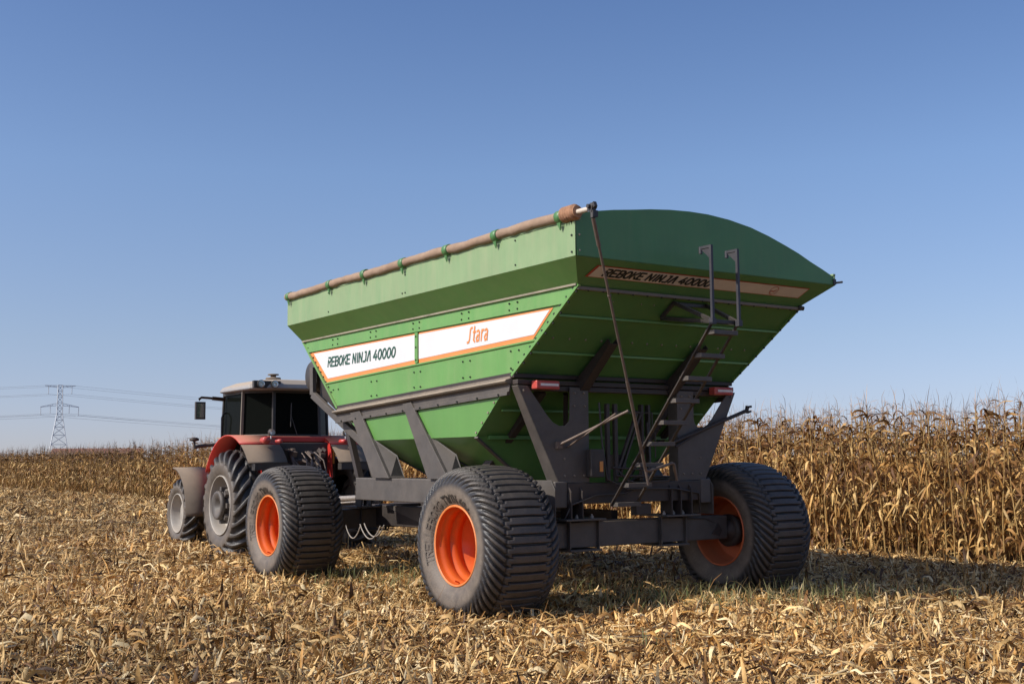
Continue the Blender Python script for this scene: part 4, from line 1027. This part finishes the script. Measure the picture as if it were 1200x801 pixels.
# ---- middle mechanism between the posts
b = B()
for x in (7.975, 8.085): b.beam((x, 9.86, 1.35), (x, 9.86, 2.19), .045, .045, up=(0, 1, 0))
for x in (8.62, 8.72): b.beam((x, 10.05, 1.35), (x, 10.05, 2.2), .035, .06, up=(0, 1, 0))
b.build('guide_bar', 'frame_dark', cart, bevel=.004)
b = B(); b.beam((8.12, 9.9, 1.42), (8.48, 9.95, 2.12), .03, .03); b.beam((8.17, 9.9, 1.40), (8.54, 9.95, 2.12), .025, .025)
b.tube([(8.10, 9.85, 2.10), (8.62, 9.86, 2.10)], .008, 6); b.tube([(8.62, 9.86, 2.10), (8.62, 9.86, 1.9), (8.66, 9.86, 1.88), (8.66, 9.86, 1.6)], .008, 6)
b.tube([(8.08, 9.80, 1.46), (8.16, 9.75, 1.36), (8.30, 9.75, 1.33), (8.75, 9.75, 1.35)], .012, 6); b.tube([(8.02, 9.84, 1.50), (8.55, 9.84, 1.47)], .012, 6)
b.tube([(8.05, 9.82, 1.41), (8.7, 9.82, 1.40)], .014, 6); b.box((8.22, 9.98, 1.56), (.16, .10, .16), rz=.2)
b.build('gate_linkage', 'frame_dark', cart)
b = B(); b.bb(7.71, 7.885, 9.80, 9.895, 1.40, 1.70); b.tube([(7.70, 9.80, 1.42), (7.70, 9.80, 1.68)], .022, 8)
bx = b.build('control_box', 'black', cart, bevel=.01)
b = B(); b.bb(7.815, 7.86, 9.794, 9.799, 1.46, 1.57); b.build('reflector', 'amber', bx)

# ---- ladder
b = B(); LT = V((7.93, 8.155, 2.915)); LB = V((7.93, 9.76, 1.10)); wL = .345
for dx in (0, wL): b.beam(LT+V((dx, 0, 0)), LB+V((dx, 0, 0)) if dx == 0 else LT.lerp(LB, .985)+V((dx, 0, 0)), .014, .034, up=(1, 0, 0))
lad = b.build('ladder', 'frame_dark', cart)
for k in range(9):
    f = .055+.118*k
    if k == 8: f = .995
    p = LT.lerp(LB, f); s = B(); s.box(p+V((wL/2, -.03, 0)), (wL-.02, .13, .044)); s.build('step', 'frame', lad, bevel=.003)
for dx in (-.003, .352):
    h = B(); X_ = 7.93+dx; zt = 3.665-(.008 if dx > 0 else 0)
    h.beam((X_, 8.15, 2.90), (X_, 8.15, zt), .028, .028, up=(0, 1, 0)); h.beam((X_, 8.15, zt-.012), (X_, 8.30, zt-.012), .026, .026); h.plate([(X_-.006, 8.165, zt-.03), (X_-.006, 8.28, zt-.03), (X_-.006, 8.165, zt-.13)], (.012, 0, 0))
    h.tube([(X_, 8.295, zt), (X_, 8.295, zt-.07)], .020, 8); h.box((X_, 8.15, 2.915), (.05, .05, .06))
    h.build('grab_pole', 'blue_pole', lad, nosplit=True)
b = B()
for q0, q1 in (((8.14, 8.93, 3.20), (7.94, 8.18, 2.93)), ((8.13, 9.12, 3.06), (7.94, 8.18, 2.915)), ((8.13, 9.12, 3.06), (8.14, 8.93, 3.20)), ((8.60, 8.93, 3.20), (8.28, 8.18, 2.93)), ((8.60, 9.12, 3.06), (8.28, 8.18, 2.915)), ((8.13, 9.12, 3.055), (8.60, 9.12, 3.055)), ((8.14, 8.94, 3.19), (8.60, 8.94, 3.19)), ((7.93, 8.20, 2.925), (8.28, 8.20, 2.925))):
    b.beam(q0, q1, .030, .035)
b.build('ladder_bracket', 'black', lad)

# ---- tail lights, tip bracket
for x0, x1 in ((7.0, 7.30), (mx(7.30)+.04, mx(7.0)+.04)):
    b = B(); b.bb(x0, x1, 9.80, 9.90, 2.325, 2.415); tl = b.build('tail_light', 'tail_red', cart, bevel=.012)
    b = B(); b.bb(x0+.05, x1-.02, 9.794, 9.799, 2.358, 2.384); b.build('reflector_stripe', 'tail_white', tl)
b = B(); b.tube([(10.20, 8.56, 3.52), (10.30, 8.53, 3.535)], .012, 8); b.box((10.19, 8.555, 3.53), (.04, .03, .06)); b.tube([(9.93, 8.85, 3.26), (9.99, 8.83, 3.25)], .025, 8); b.build('tie_hook', 'black', cart)

# ------------------------------------------------------------------ tractor
XT = 8.50
tr = empty('tractor', (XT, 20.0, 0), 'red tractor with a dusty grey cab roof and dark windows pulling the green cart', 'tractor')
def tractor_wheel(x, y, r, w_, rim, flip, N, zc):
    sg = -1 if flip else 1
    b = B()
    prof = [(.08, rim+.004), (.03, rim+.008), (.02, rim-.003), (.035, rim-.014), (.10, rim-.03), (w_*.45, rim-.06), (w_*.5, rim-.07), (w_*.5, .25), (w_*.40, .22), (w_*.38, .10), (w_*.38, .001)]
    b.lathe([(x+sg*a, c) for a, c in prof], (0, y, zc), 56)
    o = b.build('wheel', 'grey_rim', tr, origin=(x, y, zc))
    me = tyre_mesh('tyre', agp(r, w_, rim), w_, lambda a, s, q: ag(a, s, q, N), N*22, .078, 34, lambda s: 1-smooth(.54, .62, np.abs(s)))
    t = bpy.data.objects.new('tyre', me); COL.objects.link(t); t.parent = o
    if flip: t.location = (-w_, 0, 0)
    if r > .8:
        h = B(); h.lathe([(x+sg*.05, .001), (x+sg*.05, .09), (x+sg*.0, .11), (x-sg*.03, .20), (x-sg*.03, .235), (x+sg*.03, .25), (x+sg*.04, .19), (x+sg*.10, .20), (x+sg*.10, .27), (x+sg*.14, .29), (x+sg*.30, .30)], (0, y, zc), 32)
        for k in range(8): a = 2*pi*k/8; h.box((x+sg*.12, y+.27*cos(a), zc+.27*sin(a)), (.16, .08, .08), rx=a)
        h.build('hub_weight', 'frame', o)
    return o
tractor_wheel(7.12, 19.35, .95, .50, .50, False, 22, .86); tractor_wheel(2*XT-7.12, 19.35, .95, .50, .50, True, 22, .86)
tractor_wheel(7.38, 22.35, .69, .42, .37, False, 19, .62); tractor_wheel(2*XT-7.38, 22.35, .69, .42, .37, True, 19, .62)
# body and hood
b = B(); b.bb(XT-.28, XT+.28, 18.75, 23.3, .60, 1.15); b.bb(XT-.95, XT+.95, 19.2, 19.5, .70, 1.02); b.bb(XT-.85, XT+.85, 22.2, 22.5, .50, .72); b.build('chassis', 'black', tr, bevel=.03)
b = B(); b.plate([(XT-.50, 20.75, 1.15), (XT-.50, 20.75, 1.80), (XT-.38, 20.75, 1.92), (XT+.38, 20.75, 1.92), (XT+.50, 20.75, 1.80), (XT+.50, 20.75, 1.15)], (0, 1.35, -.10)); hd = b.build('hood', 'tred', tr, bevel=.04)
b = B(); b.bb(XT-.512, XT-.502, 21.5, 22.0, 1.55, 1.66); b.build('hood_stripe', 'white', hd)
b = B(); b.bb(7.62, 8.1, 20.0, 21.0, .75, 1.15); b.bb(2*XT-8.1, 2*XT-7.62, 20.0, 21.0, .75, 1.15); b.build('fuel_tank', 'black', tr, bevel=.05)
# cab: frame pillars, panes, roof
CZ0, CZ1 = 1.35, 2.86
RLc = (8.05, 19.22); RRc = (2*XT-8.05, 19.22); BL = (7.66, 19.72); BR = (2*XT-7.66, 19.72); FL_ = (7.74, 20.95); FR_ = (2*XT-7.74, 20.95)
seq = [RLc, RRc, BR, FR_, FL_, BL]
def inset(p, z):   # slight inward lean towards the top
    f = (z-CZ0)/(CZ1-CZ0)*.05; return (p[0]+(XT-p[0])*f*1.2, p[1]+(20.1-p[1])*f*1.2, z)
b = B()
for p in seq: b.beam(inset(p, CZ0), inset(p, CZ1), .055, .055, up=(0, 1, 0))
for i in range(6):
    p, q_ = seq[i], seq[(i+1) % 6]
    b.beam(inset(p, CZ1-.03), inset(q_, CZ1-.03), .06, .06); b.beam(inset(p, 2.04 if i in (0, 1, 5) else 1.4), inset(q_, 2.04 if i in (0, 1, 5) else 1.4), .05, .06)
cab = b.build('cab_frame', 'black', tr, bevel=.008)
b = B(); b.beam(inset((BL[0]-.03, BL[1]-.03), 1.9), inset((BL[0]-.03, BL[1]-.03), 2.84), .045, .03, up=(0, 1, 0)); b.build('door_post', 'rail', cab)
b = B(); b.tube([(8.5, 19.20, 2.03), (8.36, 19.19, 2.42)], .009, 6); b.tube([(8.36, 19.185, 2.20), (8.37, 19.185, 2.62)], .011, 6); b.build('wiper', 'black', cab)
for i in range(6):
    p, q_ = seq[i], seq[(i+1) % 6]; b = B(); z0 = 2.06 if i in (0, 1, 5) else 1.42
    a0, a1, a2, a3 = (V(inset(p, z0)), V(inset(q_, z0)), V(inset(q_, CZ1-.05)), V(inset(p, CZ1-.05)))
    b.plate([a0, a1, a2, a3], (a1-a0).cross(a3-a0).normalized()*.008); b.build('window', 'glass', cab)
b = B(); b.bb(8.15, 8.85, 19.9, 20.05, 1.5, 2.35); b.bb(8.15, 8.85, 20.05, 20.5, 1.5, 1.65); b.build('driver_seat', 'black', tr, bevel=.05)
b = B(); b.bb(7.75, 9.25, 19.5, 20.9, 1.30, 1.36); b.build('cab_floor', 'black', tr)
# rear red panel
b = B(); b.bb(7.9, 2*XT-7.9, 19.10, 19.20, 1.93, 2.035); b.build('rear_panel', 'tred', tr, bevel=.02)
b = B(); b.bb(7.85, 2*XT-7.85, 19.0, 19.25, 1.30, 1.92); b.build('rear_bulkhead', 'black', tr, bevel=.02)
# roof
b = B()
def rr_(x0, x1, y0, y1, z, c):
    return [(x0+c, y0, z), (x1-c, y0, z), (x1, y0+c, z), (x1, y1-c, z), (x1-c, y1, z), (x0+c, y1, z), (x0, y1-c, z), (x0, y0+c, z)]
lv = [rr_(7.64, 9.36, 19.06, 20.85, 2.84, .22), rr_(7.60, 9.40, 19.0, 20.95, 2.865, .25), rr_(7.63, 9.37, 19.02, 20.88, 2.94, .26), rr_(7.80, 9.20, 19.12, 20.60, 3.015, .25), rr_(8.05, 8.95, 19.5, 20.3, 3.055, .2)]
vs = sum(lv, []); b.add(vs, [tuple(range(7, -1, -1)), tuple(range(32, 40))]+[(j*8+i, j*8+(i+1) % 8, (j+1)*8+(i+1) % 8, (j+1)*8+i) for j in range(4) for i in range(8)], False)
rf = b.build('cab_roof', 'troof', tr, bevel=.02)
b = B(); b.lathe([(3.07, .14), (3.10, .13), (3.11, .05), (3.14, .05), (3.145, .10), (3.165, .095), (3.17, .001)], (8.26, 19.75, 0), 20, 'Z'); b.build('roof_antenna', 'fenderdust', rf)
b = B()
for x in (7.72, 7.97): b.tube([(x, 19.06, 2.935), (x+.0, 18.97, 2.93)], [.062, .068], 18)
b.bb(7.60, 8.10, 19.02, 19.10, 2.86, 2.99); hl = b.build('lamp_housing', 'black', rf, bevel=.01)
for x in (7.72, 7.97):
    b = B(); b.lathe([(18.968, .001), (18.962, .03), (18.966, .058)], (x, 0, 2.93), 18, 'Y'); b.build('work_lamp', 'lamp', rf)
# fenders
def fender(x0, x1, yc, zc, r, a0, a1, mt, name, th=.02, lip=.05):
    b = B(); n = 18; pr_ = []
    for i in range(n+1):
        a = R(a0+(a1-a0)*i/n); pr_.append((yc-r*cos(a), zc+r*sin(a)))
    vs = []
    for (y, z) in pr_: vs += [(x0, y, z), (x1, y, z)]
    for i, (y, z) in enumerate(pr_):
        a = R(a0+(a1-a0)*i/n); yy, zz = y+th*cos(a), z-th*sin(a); vs += [(x0, yy, zz), (x1, yy, zz)]
    m = 2*(n+1); f = []
    for i in range(n):
        f += [(2*i, 2*i+1, 2*i+3, 2*i+2), (m+2*i, m+2*i+2, m+2*i+3, m+2*i+1), (2*i, 2*i+2, m+2*i+2, m+2*i), (2*i+1, m+2*i+1, m+2*i+3, 2*i+3)]
    f += [(0, m, m+1, 1), (2*n, 2*n+1, m+2*n+1, m+2*n)]
    b.add(vs, f, True)
    return b
for sg, mf in ((1, lambda x: x), (-1, lambda x: 2*XT-x)):
    b = fender(mf(7.30), mf(8.02), 19.45, .86, 1.20, 60, 152, 'tred', 'fender')
    b.plate([(mf(8.0), 19.45-1.19*cos(R(a)), .86+1.19*sin(R(a))) for a in range(60, 153, 4)]+[(mf(8.0), 20.3, 1.2), (mf(8.0), 18.8, 1.3)], (sg*.02, 0, 0))
    f = b.build('fender', 'tred', tr)
    b = fender(mf(7.32), mf(8.02), 19.45, .86, 1.185, 37, 60, 'fenderdust', 'flap'); b.build('rear_flap', 'fenderdust', f)
    b = B(); b.bb(mf(7.40), mf(8.02), 18.42, 18.56, 1.45, 1.56); b.build('fender_bracket', 'black', f)
    b = B(); b.lathe([(18.60, .001), (18.60, .062), (18.66, .066), (18.80, .05)], (mf(7.68), 0, 1.955), 16, 'Y'); b.build('tail_lamp', 'tail_red', f)
    b = B(); b.lathe([(18.52, .001), (18.52, .035), (18.72, .035)], (mf(7.90), 0, 1.94), 12, 'Y'); b.build('indicator_lamp', 'tail_red', f)
    b = B(); b.tube([(mf(7.80), 18.72, 1.98), (mf(7.80), 18.72, 2.07)], .012, 6); b.lathe([(18.655, .001), (18.652, .05)], (mf(7.80), 0, 2.09), 16, 'Y'); b.build('work_lamp', 'lamp', f, nosplit=True)
    b = B(); b.lathe([(18.645, .052), (18.66, .060), (18.72, .058), (18.77, .03), (18.77, .001)], (mf(7.80), 0, 2.09), 16, 'Y'); b.build('lamp_housing', 'black', f)
    b = fender(mf(7.30), mf(7.88), 22.35, .66, .84, -5, 88, 'fenderdust', 'front_fender', .03)
    b.build('front_fender', 'frame', tr) if False else b.build('front_fender', 'fenderdust', tr)
# linkage clutter behind the cab
b = B()
rng = random.Random(4)
b.tube([(8.28, 18.95, 1.70), (8.30, 18.7, 1.25)], .035, 8); b.tube([(8.72, 18.95, 1.75), (8.80, 18.6, 1.0)], .04, 8); b.tube([(8.10, 18.9, 1.5), (8.1, 18.3, .85)], .03, 8)
for i in range(26):
    p = V((rng.uniform(8.15, 8.9), rng.uniform(18.75, 18.95), rng.uniform(1.25, 1.82))); b.box(p, (rng.uniform(.03, .12), .08, rng.uniform(.03, .10)), rz=rng.random(), rx=rng.random())
for i in range(10):
    p = V((rng.uniform(8.2, 8.8), 18.85, rng.uniform(1.5, 1.8))); q_ = p+V((rng.uniform(-.1, .1), -.3, -.35)); b.tube([p, p.lerp(q_, .5)+V((0, -.1, .05)), q_], .012, 6)
b.build('hitch_linkage', 'rod', tr)
b = B(); b.bb(9.02, 9.05, 18.85, 18.87, 1.55, 1.80); b.build('side_marker', 'amber', tr)
# mirror, handrail, lamp arm, steps
b = B(); b.tube([(7.72, 20.75, 2.74), (7.42, 20.78, 2.765), (7.30, 20.78, 2.77), (7.26, 20.78, 2.74), (7.26, 20.78, 2.70)], .022, 8); b.tube([(7.74, 20.75, 2.74), (7.50, 20.77, 2.76)], .035, 8)
b.bb(7.19, 7.37, 20.75, 20.82, 2.37, 2.69); mi = b.build('side_mirror', 'black', tr, bevel=.02)
b = B(); b.bb(7.21, 7.35, 20.742, 20.747, 2.40, 2.66); b.build('mirror_glass', 'mirror', mi)
b = B(); b.tube([(7.80, 20.75, 2.50), (7.70, 20.72, 2.48), (7.66, 20.7, 2.40), (7.66, 20.7, 1.95)], .016, 8); b.build('handrail', 'black', tr)
b = B(); b.tube([(7.72, 20.7, 1.93), (7.25, 20.75, 1.88), (7.18, 20.75, 1.86)], .032, 8); b.tube([(7.18, 20.75, 1.83), (7.17, 20.75, 1.98)], .022, 8); b.build('lamp_arm', 'black', tr)
b = B(); b.lathe([(1.97, .03), (1.985, .085), (2.02, .085), (2.04, .05), (2.045, .001)], (7.17, 20.75, 0), 16, 'Z'); b.build('marker_lamp', 'hub', tr)
b = B()
for z in (.55, .8, 1.05): b.bb(7.45, 7.72, 20.55, 20.85, z, z+.03)
for x in (7.46, 7.70): b.bb(x-.008, x+.008, 20.60, 20.80, .55, 1.3)
b.build('cab_steps', 'frame', tr)

# ------------------------------------------------------------------ pylon and wires
PX, PY = 121.5, 523.6
pyl = empty('pylon', (PX, PY, 0), 'grey steel lattice pylon standing alone beyond the corn field', 'pylon')
vd = V((PX, PY, 0)).normalized(); ax = V((vd.y, -vd.x, 0))     # arm direction, across the view
ay = vd
def TW(u, v_, z): return V((PX, PY, 0))+ax*u+ay*v_+V((0, 0, z))
def hw(z): return 4.7+(1.15-4.7)*min(z, 22)/22 if z < 22 else 1.15-.25*(z-22)/13
b = B(); lv_ = [0, 5, 9.5, 13.5, 17, 20, 22.5, 25, 27.5, 30, 32.5, 35]
mb = .20
for z0, z1 in zip(lv_[:-1], lv_[1:]):
    a, c = hw(z0), hw(z1)
    for su in (-1, 1):
        for sv in (-1, 1): b.beam(TW(su*a, sv*a, z0), TW(su*c, sv*c, z1), mb*1.3, mb*1.3)
    for s in (-1, 1):
        b.beam(TW(-a, s*a, z0), TW(c, s*c, z1), mb*.7, mb*.7); b.beam(TW(a, s*a, z0), TW(-c, s*c, z1), mb*.7, mb*.7)
        b.beam(TW(s*a, -a, z0), TW(s*c, c, z1), mb*.7, mb*.7); b.beam(TW(s*a, a, z0), TW(s*c, -c, z1), mb*.7, mb*.7)
    for s in (-1, 1): b.beam(TW(-c, s*c, z1), TW(c, s*c, z1), mb*.7, mb*.7)
b.build('tower_body', 'galv', pyl)
tips = []
for (z, L_, dz) in ((34.8, 6.2, .9), (27.2, 7.7, 2.4)):
    for s in (-1, 1):
        b = B(); b.beam(TW(s*.9, 0, z), TW(s*L_, 0, z-(.0 if z > 30 else 1.6)), mb, mb); b.beam(TW(s*.9, 0, z-dz if z > 30 else z+1.4-2.4), TW(s*L_, 0, z-(.1 if z > 30 else 1.7)), mb, mb)
        for k in range(4): f0, f1 = (k)/4, (k+.5)/4; b.beam(TW(s*(.9+(L_-.9)*f0), 0, z-(0 if z > 30 else 1.6*f0)), TW(s*(.9+(L_-.9)*f1), 0, z-dz*(1-f1) if z > 30 else z-1.0-.7*f1), mb*.6, mb*.6)
        arm = b.build('cross_arm', 'galv', pyl)
        for ux in ((4.7,) if z > 30 else (7.6, 3.8)):
            b = B(); zz = z-(.1 if z > 30 else 1.7*(ux/7.7)); b.tube([TW(s*ux, 0, zz), TW(s*ux, 0, zz-3.6)], .13, 6); b.build('insulator', 'galv', arm); tips.append((s*ux, zz-3.6))
tips.append((-5.5, 34.8)); tips.append((5.5, 34.8))
dl = (R2*(-1.0)+FW*-.35); dl.z = 0; dl.normalize(); drr = (R2*1.0+FW*.85); drr.z = 0; drr.normalize()
for (u, z) in tips:
    p = TW(u, 0, z)
    for d_, Ls, zend, sag, side in ((dl, 260, z*.93, 4.5, 'left'), (drr, 520, z-7, 9, 'right')):
        q_ = p+d_*Ls; q_.z = zend; n = 16; b = B()
        b.tube([p.lerp(q_, i/n)-V((0, 0, sag*4*(i/n)*(1-i/n)*.8)) for i in range(n+1)], .045, 5)
        o = b.build('power_line', 'wire', origin=p)
        where = {(-4.7, 1): 'the left insulator of the top arm', (4.7, 1): 'the right insulator of the top arm', (-5.5, 1): 'the left end of the top arm', (5.5, 1): 'the right end of the top arm', (-7.6, 0): 'the outer left insulator of the lower arm', (7.6, 0): 'the outer right insulator of the lower arm', (-3.8, 0): 'the inner left insulator of the lower arm', (3.8, 0): 'the inner right insulator of the lower arm'}[(u, int(z > 30))]
        tag(o, 'wire from %s sagging %s' % (where, side), 'power line', 'power lines running %s from the pylon' % side)
# long rust-red roof line beyond the corn
b = B(); d = V((sin(YAW-R(19.55)), cos(YAW-R(19.55)), 0)); cpt = d*330; a = V((d.y, -d.x, 0))
def Q(u, v_, z): return cpt+a*u+d*v_+V((0, 0, z))
pr_ = [(-12, 3.6), (-11.5, 5.2), (11, 5.35), (12, 3.7)]
b.plate([Q(-11.5, 0, 0), Q(-11.5, 0, 4.2), Q(11.5, 0, 4.2), Q(11.5, 0, 0)], d*14); wl = b.build('barn', 'rust', origin=cpt)
tag(wl, 'long low building with a rusty red roof just showing above the corn beside the pylon', 'barn')
b = B(); b.add([Q(-12, -.6, 4.15), Q(12, -.6, 4.15), Q(11.6, 7, 5.5), Q(-11.6, 7, 5.5), Q(-12, 14.6, 4.15), Q(12, 14.6, 4.15)], [(0, 1, 2, 3), (3, 2, 5, 4), (0, 3, 4), (1, 5, 2), (0, 4, 5, 1)]); b.build('roof', 'rust', wl)

for o in bpy.data.objects:
    if '_o' in o: del o['_o']
